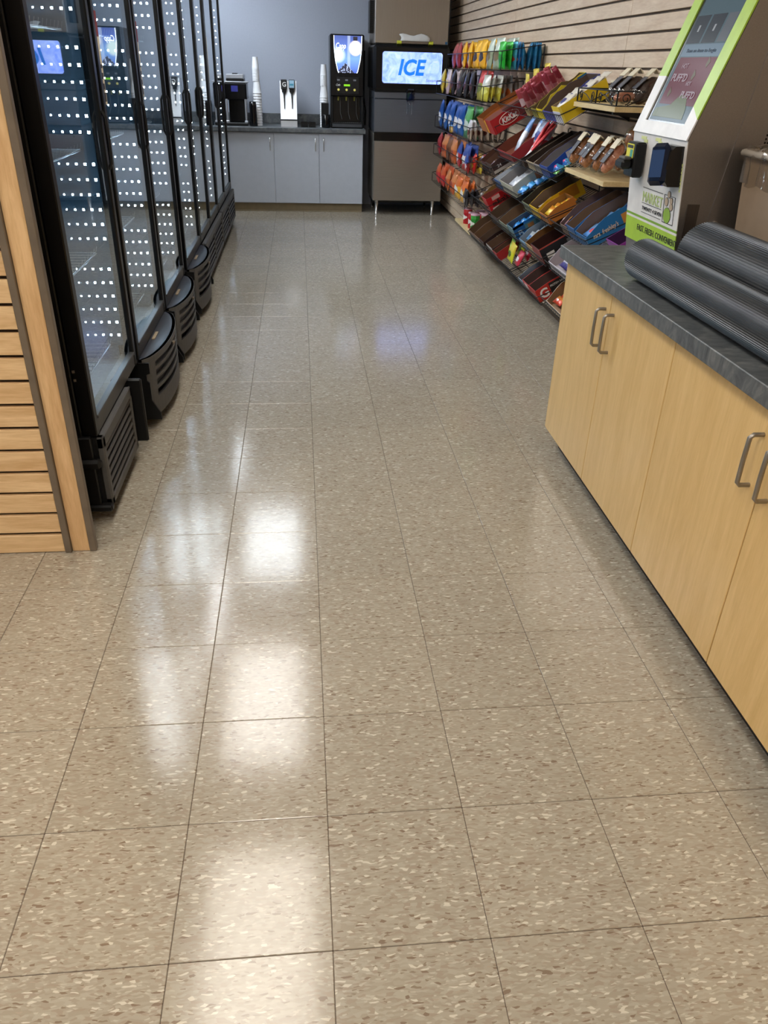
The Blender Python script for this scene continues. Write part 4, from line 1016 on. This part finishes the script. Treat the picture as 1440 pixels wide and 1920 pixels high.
packs(D_, .14, .20, 2, .08, ((176, 180, 186), (150, 160, 186), (60, 70, 140)), (.12, .16, .05), 'crumpled clear grey wrapper on the bars by the wall', lean=.9)
carton(D_, .005, .30, .075, .05, (66, 50, 44), (48, 36, 30), 'empty dark brown carton on the near side of the bar basket', front=.04)
E_ = basket(YCn, YCf, .74, 'wire basket with large white carton of silver packs')
carton(E_, .14, .30, .36, .09, (188, 186, 168), (150, 146, 146), 'large pale carton of silver packs with raised white flap', front=.075, panels=[(.16, .29, .01, .08, (176, 104, 60))], lid=None)
packs(E_, .04, .22, 6, .036, ((206, 208, 214), (226, 228, 232), (186, 190, 198)), (.15, .08, .022), 'silver foil pack in the near half of the large pale carton', lean=1.36)
packs(E_, .04, .38, 5, .036, ((206, 208, 214), (226, 228, 232), (186, 190, 198)), (.14, .075, .022), 'silver foil pack in the far half of the large pale carton', lean=1.36)
packs(E_, .02, .075, 5, .05, ((30, 120, 196), (60, 160, 226), (190, 220, 240)), (.11, .06, .03), 'shiny bright blue rice bar pack on the near side of the silver carton', lean=1.36)
carton(E_, .52, .27, .20, .06, (40, 90, 150), (186, 190, 196), 'flat blue carton with white letters at the far end of the silver basket', front=.055, panels=[(.02, .2, .01, .05, (222, 228, 236))])
I_ = basket(YCn, YCf, .505, 'wire basket with blue cookie carton left of the black carton')
carton(I_, .01, .28, .17, .085, (88, 136, 150), (70, 84, 100), 'blue and grey carton with a round cookie picture and dark lettering', front=.08, panels=[(.0, .075, .0, .083, (36, 92, 156)), (.095, .135, .018, .058, (176, 116, 60)), (.0, .28, .068, .085, (30, 110, 190))], texts=[('SOFT', .15, .047, .02, .05, (26, 40, 44), {}), ('COOKIE', .15, .03, .02, .07, (26, 40, 44), {}), ('BAKED', .15, .012, .02, .06, (26, 40, 44), {}), ('B', .02, .015, .05, .03, (190, 215, 235), {})])
packs(I_, .03, .095, 5, .05, ((30, 120, 200), (50, 150, 225), (200, 225, 240)), (.15, .05, .03), 'glossy blue cookie pack on top of the cookie picture carton', lean=1.36, z=.05)
carton(I_, .20, .30, .25, .08, (120, 130, 110), (124, 98, 76), 'open brown carton beyond the blue cookie carton', front=.06)
carton(I_, .47, .31, .26, .08, (70, 52, 44), (92, 72, 56), 'dark brown open carton at the far end of the cookie basket', front=.06)
N_ = basket(YCn, YCf, .285, 'lowest wire basket with sour candy bags')
packs(N_, .05, .07, 3, .07, ((190, 40, 60), (200, 60, 80), (230, 226, 230)), (.12, .10, .03), 'red and white candy bag beside the yellow sour candy bags', lean=.9)
packs(N_, .04, .22, 4, .07, ((206, 206, 40), (214, 196, 60), (60, 90, 40)), (.17, .12, .03), 'yellow and green sour candy bag in the lowest basket', lean=.9)
packs(N_, .08, .36, 2, .08, ((120, 190, 60), (150, 206, 70), (190, 220, 120)), (.12, .10, .02), 'lime green candy bag behind the yellow sour ones', lean=.7)
carton(N_, .42, .29, .11, .07, (166, 34, 40), (100, 74, 58), 'narrow red open carton behind the sour candy', front=.06)
carton(N_, .54, .31, .20, .075, (72, 58, 50), (108, 82, 64), 'wide brown open carton with white rim at the far end', front=.07, end=[(0, .2, .05, .07, (206, 200, 192))])
# column D
YDn, YDf = 4.99, 5.63
Q_ = basket(YDn, YDf, 1.068, 'wire basket holding the red wafer bar carton')
LASTQ = carton(Q_, .0, .31, .17, .105, (178, 24, 26), (176, 126, 118), 'bright red wafer bar carton with white oval lettering', front=.10, x=-.02, panels=[(.245, .30, .05, .09, (196, 170, 60))], texts=[('KitKat', .072, .038, .052, .115, (240, 232, 226), {'shear': .2, 'offset': .0015})], jag=.003)
LAST = TRAY[LASTQ.name]
carton(Q_, .175, .31, .05, .10, (222, 160, 40), (190, 120, 60), 'narrow yellow carton squeezed behind the red one', front=.09, x=-.02)
carton(Q_, .23, .33, .22, .115, (170, 98, 44), (150, 88, 44), 'orange brown open carton on the far side of the red one', front=.10, x=-.02, jag=.003)
ring = MB(); ring.tube([(.13+.074*math.cos(a*PI/16), -.0012, .055+.036*math.sin(a*PI/16)) for a in range(32)], .0016, 4, closed=True)
ring.build('oval_outline', cmat((240, 226, 200)), LAST, local=True)
S_ = basket(YDn, YDf, .806, 'wire basket holding the dark brown candy bar carton')
carton(S_, .0, .32, .20, .09, (66, 42, 36), (100, 68, 48), 'dark brown peanut bar carton with white lettering and silver bars', front=.07, panels=[(.0, .32, 0, .02, (196, 184, 172)), (.16, .27, .035, .075, (120, 80, 110))], texts=[('24', .035, .03, .028, .03, (236, 230, 226), {}), ('SNICKERS', .165, .042, .032, .10, (236, 232, 240), {'shear': .2})])
packs(S_, .03, .10, 5, .06, ((150, 130, 140), (110, 84, 70), (220, 215, 222)), (.17, .05, .025), 'silver and brown peanut bar in the dark brown carton', lean=1.36, z=.04)
carton(S_, .21, .32, .18, .085, (84, 34, 40), (92, 60, 46), 'maroon open carton beyond the dark brown one', front=.06)
packs(S_, .02, .50, 5, .05, ((60, 40, 40), (140, 60, 60), (200, 190, 200)), (.18, .06, .03), 'brown and red candy pack at the far end of the brown carton basket', lean=1.36)
U_ = basket(YDn, YDf, .55, 'wire basket holding the red chocolate button carton')
carton(U_, .0, .24, .16, .10, (190, 26, 34), (120, 60, 50), 'red chocolate button carton with brown lettering', front=.10, panels=[(.02, .07, .004, .022, (222, 210, 196)), (.04, .10, .068, .094, (206, 160, 150))], texts=[("m&m's", .03, .032, .045, .12, (56, 30, 24), {'offset': .0015})], jag=.004)
packs(U_, .04, .085, 3, .06, ((196, 30, 36), (210, 60, 50), (230, 226, 226)), (.13, .09, .03), 'red and white chocolate pack standing in the red carton', lean=1.36, z=.03)
carton(U_, .17, .28, .18, .08, (130, 96, 48), (110, 84, 50), 'olive brown carton with yellow packs', front=.05)
packs(U_, .03, .26, 5, .05, ((226, 150, 40), (236, 180, 50), (240, 236, 220)), (.15, .07, .028), 'orange peanut cup pack in the olive brown carton', lean=1.36)
packs(U_, .03, .46, 5, .05, ((80, 66, 60), (120, 100, 70), (190, 180, 170)), (.15, .06, .03), 'dark brown pack at the far end beyond the orange packs', lean=1.36)
V_ = basket(YDn, YDf, .27, 'lowest wire basket holding the brown nougat bar cartons')
carton(V_, .02, .27, .16, .09, (48, 28, 24), (90, 64, 46), 'dark brown nougat bar carton with green white lettering', front=.075, texts=[('Milky Way', .10, .04, .042, .15, (190, 206, 170), {'shear': .25})])
packs(V_, .03, .10, 6, .042, ((70, 60, 56), (180, 190, 180), (210, 215, 210)), (.14, .05, .022), 'silver and dark nougat bar in the dark brown carton', lean=1.36, z=.03)
carton(V_, .19, .30, .22, .085, (120, 92, 68), (110, 82, 58), 'plain brown open carton, middle of the lowest basket', front=.065)
carton(V_, .42, .30, .20, .085, (110, 84, 62), (96, 72, 52), 'plain brown open carton, far end next to the canned chips', front=.06)
# ---------------------------------------------------------------- snack bag baskets by the ice machine
def bagbin(row, x0, x1, y0, y1, zb, zr, label):
    c = thing('snack_basket', label, 'basket', ((x0+x1)/2, (y0+y1)/2, zb), 'snack bag baskets')
    m = MB(); n = int((y1-y0)/.07)
    for k in range(n+1): y = y0+(y1-y0)*k/n; m.tube([(x1, y, zb), (x0, y, zb)], .0018, 4)
    for x in (x0, (x0+x1)/2, x1): m.tube([(x, y0, zb-.003), (x, y1, zb-.003)], .0024, 4)
    m.build('wire_floor', WIRE, c)
    r = MB(); r.tube([(x1, y0, zr+.045), (x0, y0, zr), (x0, y1, zr), (x1, y1, zr+.045)], .0034, 5)
    r.tube([(x0, y0, zb), (x0, y0, zr)], .003, 5); r.tube([(x1, y0, zb), (x1, y0, zr+.045)], .0034, 5); r.tube([(x0, y1, zb), (x0, y1, zr)], .003, 5); r.tube([(x0, (y0+y1)/2, zb), (x0, (y0+y1)/2, zr)], .003, 5)
    r.build('rail', WIRE, c)
    h = MB()
    for y in (y0+.15, y1-.15): h.tube([(x1, y, zb), (XR-.006, y, zb+.02), (XR-.004, y, zb+.09), (XR+.004, y, zb+.09)], .003, 5)
    h.build('hook', WIRE, c)
    return c
def endrow(cols, x0, dx, y, z, size, where):
    w, h, t = size
    for k, cc in enumerate(cols):
        col, nm = cc; me = getbag(col, w, h, t)
        M = Matrix.Translation((x0+dx*k, y+random.uniform(-.006, .006), z)) @ Matrix.Rotation(random.uniform(-.12, .12), 4, 'Y') @ Matrix.Rotation(random.uniform(-.2, .2), 4, 'Z')
        inst('snack_bag', me, M, label='%s bag, %s from the aisle, end row of %s' % (nm, ORD[k], where), cat='snack bag', group='near row of '+where)
def frontrow(cols, x, y0, dy, z, size, where, deep=2, lean=.1):
    w, h, t = size
    for k, cc in enumerate(cols):
        col, nm = cc
        for d_ in range(deep):
            me = getbag(col, w, h, t)
            M = Matrix.Translation((x+d_*(t+.012), y0+dy*k+random.uniform(-.01, .01), z)) @ Matrix.Rotation(lean+random.uniform(-.08, .08), 4, 'Y') @ Matrix.Rotation(random.uniform(-.12, .12), 4, 'Z')
            inst('snack_bag', me, M, label='%s bag, %s from near end, %s layer, %s' % (nm, ORD[k+1], ['front', 'middle', 'back'][d_ if deep == 3 or d_ == 0 else 2], where), cat='snack bag', group='rows of '+where)
GRN = ((40, 168, 46), (56, 186, 60), (30, 130, 40)); BLU = ((30, 104, 150), (36, 120, 168), (30, 96, 140)); BLW = ((30, 110, 180), (60, 130, 190), (230, 190, 200))
YEL = ((236, 170, 30), (246, 186, 40), (60, 50, 60)); RED = ((150, 34, 44), (166, 60, 64), (120, 30, 40)); WGR = ((150, 160, 130), (206, 216, 200), (120, 100, 60))
BLK = ((34, 28, 30), (40, 34, 34), (90, 40, 44)); YW = ((196, 186, 60), (206, 206, 196), (226, 222, 120)); GRO = ((150, 140, 132), (130, 122, 116), (196, 104, 50))
RUF = ((40, 86, 150), (30, 76, 150), (226, 222, 226)); WBR = ((170, 150, 130), (206, 200, 200), (110, 60, 50)); ORA = ((196, 96, 50), (206, 130, 80), (150, 60, 40))
RBW = ((176, 50, 50), (60, 80, 150), (220, 215, 215)); BRN = ((110, 64, 40), (130, 84, 56), (90, 50, 34)); BKG = ((70, 66, 66), (40, 38, 40), (140, 130, 130))
w1 = 'the top snack basket'
bagbin(1, 1.35, 1.64, 5.10, 7.30, 1.452, 1.565, 'top wire snack basket holding yellow, green and blue bags')
endrow([(GRN, 'bright green'), (GRN, 'bright green'), (((60, 150, 180), (70, 170, 200), (180, 60, 50)), 'teal and red'), (BLW, 'blue and pink'), (BLU, 'deep blue'), (BLU, 'deep blue'), (BLU, 'deep blue'), (BLU, 'deep blue')], 1.372, .0355, 5.17, 1.456, (.13, .165, .042), w1)
frontrow([(WGR, 'grey green'), (WGR, 'pale green'), (YEL, 'orange yellow'), (YEL, 'orange yellow'), (YEL, 'orange yellow'), (YEL, 'orange yellow'), (RED, 'dark red'), (RED, 'dark red')], 1.385, 5.40, .25, 1.456, (.18, .195, .05), w1, 3)
w2 = 'the second snack basket'
bagbin(2, 1.31, 1.60, 5.42, 7.60, 1.245, 1.345, 'second wire snack basket holding black and pale yellow bags')
endrow([(YW, 'yellow and white'), (YW, 'yellow and white'), (YW, 'yellow and white'), (GRO, 'grey and orange'), (GRO, 'grey and orange'), (GRO, 'grey and orange')], 1.338, .046, 5.50, 1.249, (.13, .17, .046), w2)
frontrow([(((160, 150, 60), (190, 60, 60), (110, 120, 50)), 'olive and red'), (BLK, 'black'), (BLK, 'black'), (BLK, 'black'), (BLK, 'black'), (((200, 170, 176), (226, 206, 206), (226, 196, 60)), 'pink and white'), (((206, 176, 60), (214, 190, 70), (150, 120, 40)), 'mustard yellow')], 1.345, 5.72, .29, 1.249, (.18, .20, .05), w2, 2)
w3 = 'the third snack basket'
bagbin(3, 1.33, 1.63, 5.92, 7.70, .945, 1.045, 'third wire snack basket holding blue chip bags')
endrow([(WBR, 'white and brown')]*6, 1.352, .046, 6.0, .949, (.13, .15, .046), w3)
frontrow([(((60, 120, 80), (90, 160, 90), (190, 200, 190)), 'dark green')]+[(RUF, 'royal blue')]*5, 1.365, 6.22, .27, .949, (.2, .24, .06), w3, 2)
w4 = 'the fourth snack basket'
bagbin(4, 1.33, 1.63, 5.90, 7.70, .70, .79, 'fourth wire snack basket holding red, white and blue bags')
endrow([(RBW, 'red and blue'), (((196, 40, 36), (206, 60, 40), (220, 200, 60)), 'bright red'), (((206, 180, 60), (190, 150, 60), (120, 60, 40)), 'yellow'), (BLK, 'black'), (BLK, 'black'), (BKG, 'dark grey')], 1.352, .046, 5.98, .704, (.13, .15, .05), w4)
frontrow([(RBW, 'red white and blue'), (RBW, 'red white and blue'), (ORA, 'orange'), (BRN, 'brown'), (ORA, 'orange'), (RED, 'dark red')], 1.365, 6.2, .27, .704, (.2, .2, .06), w4, 2)
w5 = 'the lowest snack basket'
bagbin(5, 1.33, 1.63, 5.88, 7.70, .445, .525, 'lowest wire snack basket holding orange and red bags')
endrow([(BKG, 'grey'), (BKG, 'black and grey'), (BLK, 'black'), (BKG, 'grey'), (BKG, 'dark grey'), (BLK, 'black')], 1.352, .046, 5.95, .449, (.13, .14, .05), w5)
frontrow([(((226, 170, 60), (214, 110, 50), (230, 226, 220)), 'orange and yellow'), (((226, 170, 60), (214, 110, 50), (230, 226, 220)), 'orange and yellow'), (ORA, 'orange'), (ORA, 'orange'), (((190, 50, 50), (200, 90, 50), (170, 40, 40)), 'red'), (((190, 50, 50), (200, 90, 50), (170, 40, 40)), 'red')], 1.365, 6.17, .27, .449, (.2, .18, .06), w5, 2)
# small tub in third basket
c = thing('snack_tub', 'small yellow tub with white and blue lid at the far corner of the third basket', 'tub', (1.30, 7.2, .93))
MB().lathe([(.035, 0), (.04, .05), (0, .05)], 18, (1.375, 6.9, .949)).build('cup', cmat((170, 130, 50)), c); MB().lathe([(.043, .05), (.043, .058), (0, .058)], 18, (1.375, 6.9, .949)).build('lid', cmat((130, 170, 215)), c)
# wooden bottom shelf with chip cans
c = thing('wall_shelf', 'low maple shelf holding chip cans near the floor', 'shelf', (1.5, 6.1, .27))
BX('board', SHELFW, c, 1.355, XR-.001, 5.72, 6.42, .262, .284, b=.002)
for y in (5.80, 6.34): m = MB(); m.prism([(1.37, .262), (1.655, .262), (1.655, .20), (1.60, .235), (1.37, .25)], 'y', y-.004, y+.004); m.build('bracket', BLACK, c)
def can(x, y, col, lidc, lab, grp='chip cans on the low shelf'):
    c = thing('chip_can', lab, 'can', (x, y, .2845), grp); h = .125
    MB().lathe([(.036, 0), (.0375, .003), (.0375, h-.006), (.036, h-.004), (0, h-.004)], 20, (x, y, .2845)).build('tube', bagmat(col[0], col[1], col[2], h=.12, band=.75, ec=.45), c)
    MB().lathe([(.0395, h-.008), (.0395, h), (.037, h+.002), (0, h+.002)], 20, (x, y, .2845)).build('lid', cmat(lidc), c)
cr = ((176, 24, 34), (190, 50, 50), (226, 220, 215)); cg = ((44, 130, 46), (60, 150, 60), (226, 226, 215)); cc_ = ((176, 184, 150), (160, 170, 130), (206, 206, 190))
cells = [(1.415, 5.83, cg, 'green'), (1.50, 5.82, cc_, 'pale cream'), (1.585, 5.83, cg, 'green'), (1.415, 5.93, cr, 'red'), (1.50, 5.92, cr, 'red'), (1.585, 5.93, cg, 'green'), (1.415, 6.15, cr, 'red'), (1.50, 6.03, cr, 'red'), (1.585, 6.03, cc_, 'pale cream')]
pos = ['front row by the aisle', 'front row middle', 'front row by the wall', 'second row by the aisle', 'second row middle', 'second row by the wall', 'alone at the far aisle corner', 'third row middle', 'third row by the wall']
for (x, y, cl, nm), ps in zip(cells, pos): can(x, y, cl, (196, 156, 170), '%s chip can with pink lid on the low shelf, %s' % (nm, ps))
# ---------------------------------------------------------------- wooden shelves with baked goods
sh1 = thing('wall_shelf', 'upper maple shelf with scrolled black rack and wrapped cakes', 'shelf', (1.52, 3.21, 1.30))
BX('board', SHELFW, sh1, 1.38, XR-.001, 2.915, 3.51, 1.302, 1.324, b=.0015)
sh2 = thing('wall_shelf', 'lower maple shelf with wrapped rolls', 'shelf', (1.52, 3.21, .99))
BX('board', SHELFW, sh2, 1.38, XR-.001, 2.915, 3.51, .992, 1.014, b=.0015)
for s_, z in ((sh1, 1.302), (sh2, .992)):
    for y in (2.99, 3.43): m = MB(); m.prism([(1.40, z), (1.655, z), (1.655, z-.06), (1.60, z-.035), (1.40, z-.012)], 'y', y-.008, y+.008); m.build('bracket', BLACK, s_)
# scrolled rack on the upper shelf
c = thing('scroll_rack', 'black wrought wire rack with scroll ends standing on the upper shelf', 'rack', (1.52, 3.21, 1.3245))
m = MB(); z0 = 1.3265; zt2 = 1.385
for y in (2.93, 3.21, 3.49): m.tube([(1.39, y, z0), (1.39, y, zt2)], .004, 6)
m.tube([(1.64, 2.93, zt2), (1.39, 2.93, zt2), (1.39, 3.49, zt2), (1.64, 3.49, zt2)], .0035, 6)
m.tube([(1.64, 2.93, z0), (1.39, 2.93, z0), (1.39, 3.49, z0), (1.64, 3.49, z0)], .0025, 5)
m.build('rack_frame', WIRE, c)
def scroll(m, f, cx, cz, r, flip=1):
    pts = []
    for k in range(22):
        t_ = k/21; a = -PI/2+t_*3.4*PI/2*1.6; rr_ = r*(1-.72*t_); pts.append(f(cx+flip*rr_*math.cos(a), cz+rr_*math.sin(a)))
    m.tube(pts, .0024, 5)
for cy, fl_ in ((2.98, 1), (3.16, -1), (3.26, 1), (3.44, -1)): m = MB(); scroll(m, lambda a, b: (1.39, a, b), cy, 1.356, .024, fl_); m.build('scroll', WIRE, c)
for cx, fl_ in ((1.43, 1), (1.60, -1)): m = MB(); scroll(m, lambda a, b: (a, 2.93, b), cx, 1.356, .024, fl_); m.build('scroll', WIRE, c)
m = MB()
m.tube([(1.39, 2.99, 1.33), (1.39, 3.08, 1.36), (1.39, 3.15, 1.37)], .0022, 5); m.tube([(1.39, 3.27, 1.33), (1.39, 3.36, 1.36), (1.39, 3.43, 1.37)], .0022, 5); m.tube([(1.44, 2.93, 1.33), (1.52, 2.93, 1.36), (1.6, 2.93, 1.37)], .0022, 5)
m.build('brace', WIRE, c, kind='stuff')
def loaf(L, w, h, mat, rib=0, n=14, ns=16):
    m = MB(); vs = []; fs = []
    for i in range(n+1):
        t_ = i/n; s_ = max(.05, math.sin(PI*(.04+.92*t_)))**.45; rr_ = 1+(rib*math.sin(i*2.2))
        for k in range(ns):
            a = 2*PI*k/ns; vs.append(((t_-.5)*L, w/2*s_*rr_*math.cos(a), h/2+h/2*s_*rr_*math.sin(a)*(1 if math.sin(a) > 0 else .85)))
    for i in range(n):
        for k in range(ns): fs.append((i*ns+k, i*ns+(k+1) % ns, (i+1)*ns+(k+1) % ns, (i+1)*ns+k))
    fs += [list(range(ns))[::-1], list(range(n*ns, n*ns+ns))]
    m.add(vs, fs, 0, True); return m
def bread(n, a, b):
    if n in MATS: return MATS[n]
    t = NT(n); z = t.noise(t.coords((1, 1, 1)), 30, 3, .6, .5); t.link(t.ramp(z.outputs[0], [(.35, lin(a)), (.65, lin(b))]), t.b.inputs['Base Color']); t.b.inputs['Roughness'].default_value = .45; t.bump(z.outputs[0], .4, .003); MATS[n] = t.m; return t.m
BRO = bread('baked_orange', (176, 104, 46), (226, 152, 82)); BRD = bread('baked_brown', (122, 74, 40), (190, 124, 70)); CHO = bread('chocolate_cake', (44, 28, 24), (76, 48, 38)); PNK = bread('pink_brown_roll', (176, 104, 76), (218, 152, 120))
def pastry(x, y, z, L, w, h, mat, label, rz=0, ry=0, group='wrapped rolls on the lower shelf', rib=.05, tag_=True, name='wrapped_pastry'):
    M = Matrix.Translation((x, y, z)) @ Matrix.Rotation(rz, 4, 'Z') @ Matrix.Rotation(ry, 4, 'Y')
    c = thing(name, label, 'pastry', None, group, M=M)
    loaf(L, w, h, mat, rib).build('roll', mat, c, local=True)
    f = loaf(L*1.22, w*1.16, h*1.16, None, .04, 12, 14)
    rnd = random.Random(int(x*999+y*77))
    f.v = [Vector((q.x, q.y*(1+rnd.uniform(-.05, .05)), max(-.001, q.z-.004)*(1+rnd.uniform(-.05, .05)))) for q in f.v]
    f.build('film', FILM, c, local=True)
    if tag_:
        t_ = MB(); t_.box(L*.22, L*.56, -w*.42, w*.42, h*1.08, h*1.12).box(L*.54, L*.57, -w*.42, w*.42, h*.8, h*1.12); t_.build('paper_label', CREAM, c, local=True)
        t_ = MB(); t_.box(-L*.30, L*.20, -w*.40, w*.30, h*1.06, h*1.09); t_.build('grey_label', cmat((96, 98, 106)), c, local=True)
zl = 1.0145
spec = [(1.45, 3.44, BRD, 'brown'), (1.47, 3.34, BRO, 'golden orange'), (1.45, 3.235, BRD, 'dark ribbed brown'), (1.47, 3.13, BRD, 'brown ribbed'), (1.47, 3.01, PNK, 'pinkish')]
lb = ['at the far end', 'second from the far end', 'in the middle', 'second from the near end', 'at the near end beside the kiosk']
for (x, y, mt, nm), l_ in zip(spec, lb): pastry(x, y, zl+.070, .14, .070, .062, mt, nm+' wrapped roll leaning on the lower maple shelf '+l_, ry=-.95, rib=.09)
for k, (x, y) in enumerate(((1.58, 3.39), (1.585, 3.27), (1.58, 3.15))): pastry(x, y, zl+.072, .13, .07, .05, BRD, 'brown wrapped roll in the back row of the lower shelf, '+['far', 'middle', 'near'][k]+' one', ry=-1.05, group='back row rolls')
# hanging wrapped bun
c = thing('wrapped_bun', 'large round brown bun in clear film hanging over the lower shelf', 'pastry', (1.53, 3.02, 1.14))
m = MB(); m.lathe([(.002, 0), (.04, .006), (.062, .04), (.06, .075), (.04, .10), (.002, .108)], 22); me_ = m
M0 = Matrix.Translation((1.53, 3.06, 1.145)) @ Matrix.Rotation(.9, 4, 'Y')
m.v = [M0 @ Vector(q) for q in m.v]; m.build('bun', BRD, c)
m = MB(); m.lathe([(.002, -.006), (.05, 0), (.074, .04), (.07, .08), (.045, .116), (.03, .14)], 18); m.v = [M0 @ (Vector(q)*(1+.03*math.sin(q[0]*300))) for q in m.v]; m.build('film', FILM, c)
MB().tube([(1.655, 3.06, 1.245), (1.60, 3.06, 1.25), (1.585, 3.06, 1.262)], .003, 6).build('wall_hook', WIRE, c)
# cakes on the upper shelf
zu = 1.3275
for k, (x, y, nm) in enumerate(((1.50, 3.10, 'far'), (1.51, 3.02, 'middle'), (1.56, 2.96, 'near'))):
    pastry(x, y, zu+.03, .13, .07, .085, CHO, 'dark chocolate cake in white crinkled film on the upper shelf, '+nm+' one', ry=-.75, group='chocolate cakes on the upper shelf')
pastry(1.44, 2.965, zu+.012, .10, .05, .045, PNK, 'small pinkish roll at the near front of the upper shelf', ry=-.1, group='small roll', tag_=False)
c = thing('cookie_pack', 'clear pack with black label standing at the far end of the upper shelf', 'cookie pack', (1.55, 3.38, zu))
m = MB(); m.box(1.54, 1.60, 3.31, 3.45, zu, zu+.095, b=.01); m.build('clear_pack', FILM, c); BX('black_label', INK, c, 1.534, 1.538, 3.33, 3.44, zu+.045, zu+.085); BX('cream_band', CREAM, c, 1.534, 1.60, 3.325, 3.445, zu+.087, zu+.096)
# jerky packs behind the kiosk top
for k, (y, z, cl, nm) in enumerate(((2.66, 1.56, ((176, 30, 40), (190, 60, 50), (226, 190, 150)), 'bright red'), (2.57, 1.58, ((110, 30, 34), (130, 50, 40), (190, 120, 80)), 'dark red'), (2.47, 1.60, ((100, 30, 34), (120, 40, 40), (180, 120, 80)), 'brownish red'))):
    inst('jerky_pack', getbag(cl, .09, .17, .018), Matrix.Translation((1.60, y, z)) @ Matrix.Rotation(1.3, 4, 'Z'), label=nm+' jerky pack hanging on the slat wall behind the kiosk', cat='snack', group='jerky packs')
    MB().tube([(XR+.004, y, z+.172), (1.58, y, z+.172), (1.575, y, z+.18)], .0025, 6).build('peg_hook', WIRE, label='black wall peg carrying the '+nm+' jerky pack', cat='hook', group='pegs')
# purple carton behind the counter end
c = thing('candy_carton', 'purple carton with white arc on its side behind the kiosk foot', 'carton', (1.4, 2.6, .73), 'candy cartons')
B2 = basket(2.34, 2.84, .70, 'wire basket with purple carton, mostly hidden behind the counter end')
M1 = tilt(1.40, 2.56, .732); wb = MB(); wallbox(wb, .16, .16, .075); wb.v = [M1 @ Vector(q) for q in wb.v]; pc = wb.build('tray', [cmat((132, 50, 150)), cmat((70, 40, 80))], c)
m = MB(); m.tube([M1 @ Vector((.07+.03*math.cos(a*PI/10), -.001, .03+.03*math.sin(a*PI/10))) for a in range(0, 11)], .003, 5); m.build('white_arc', WHITE, pc)
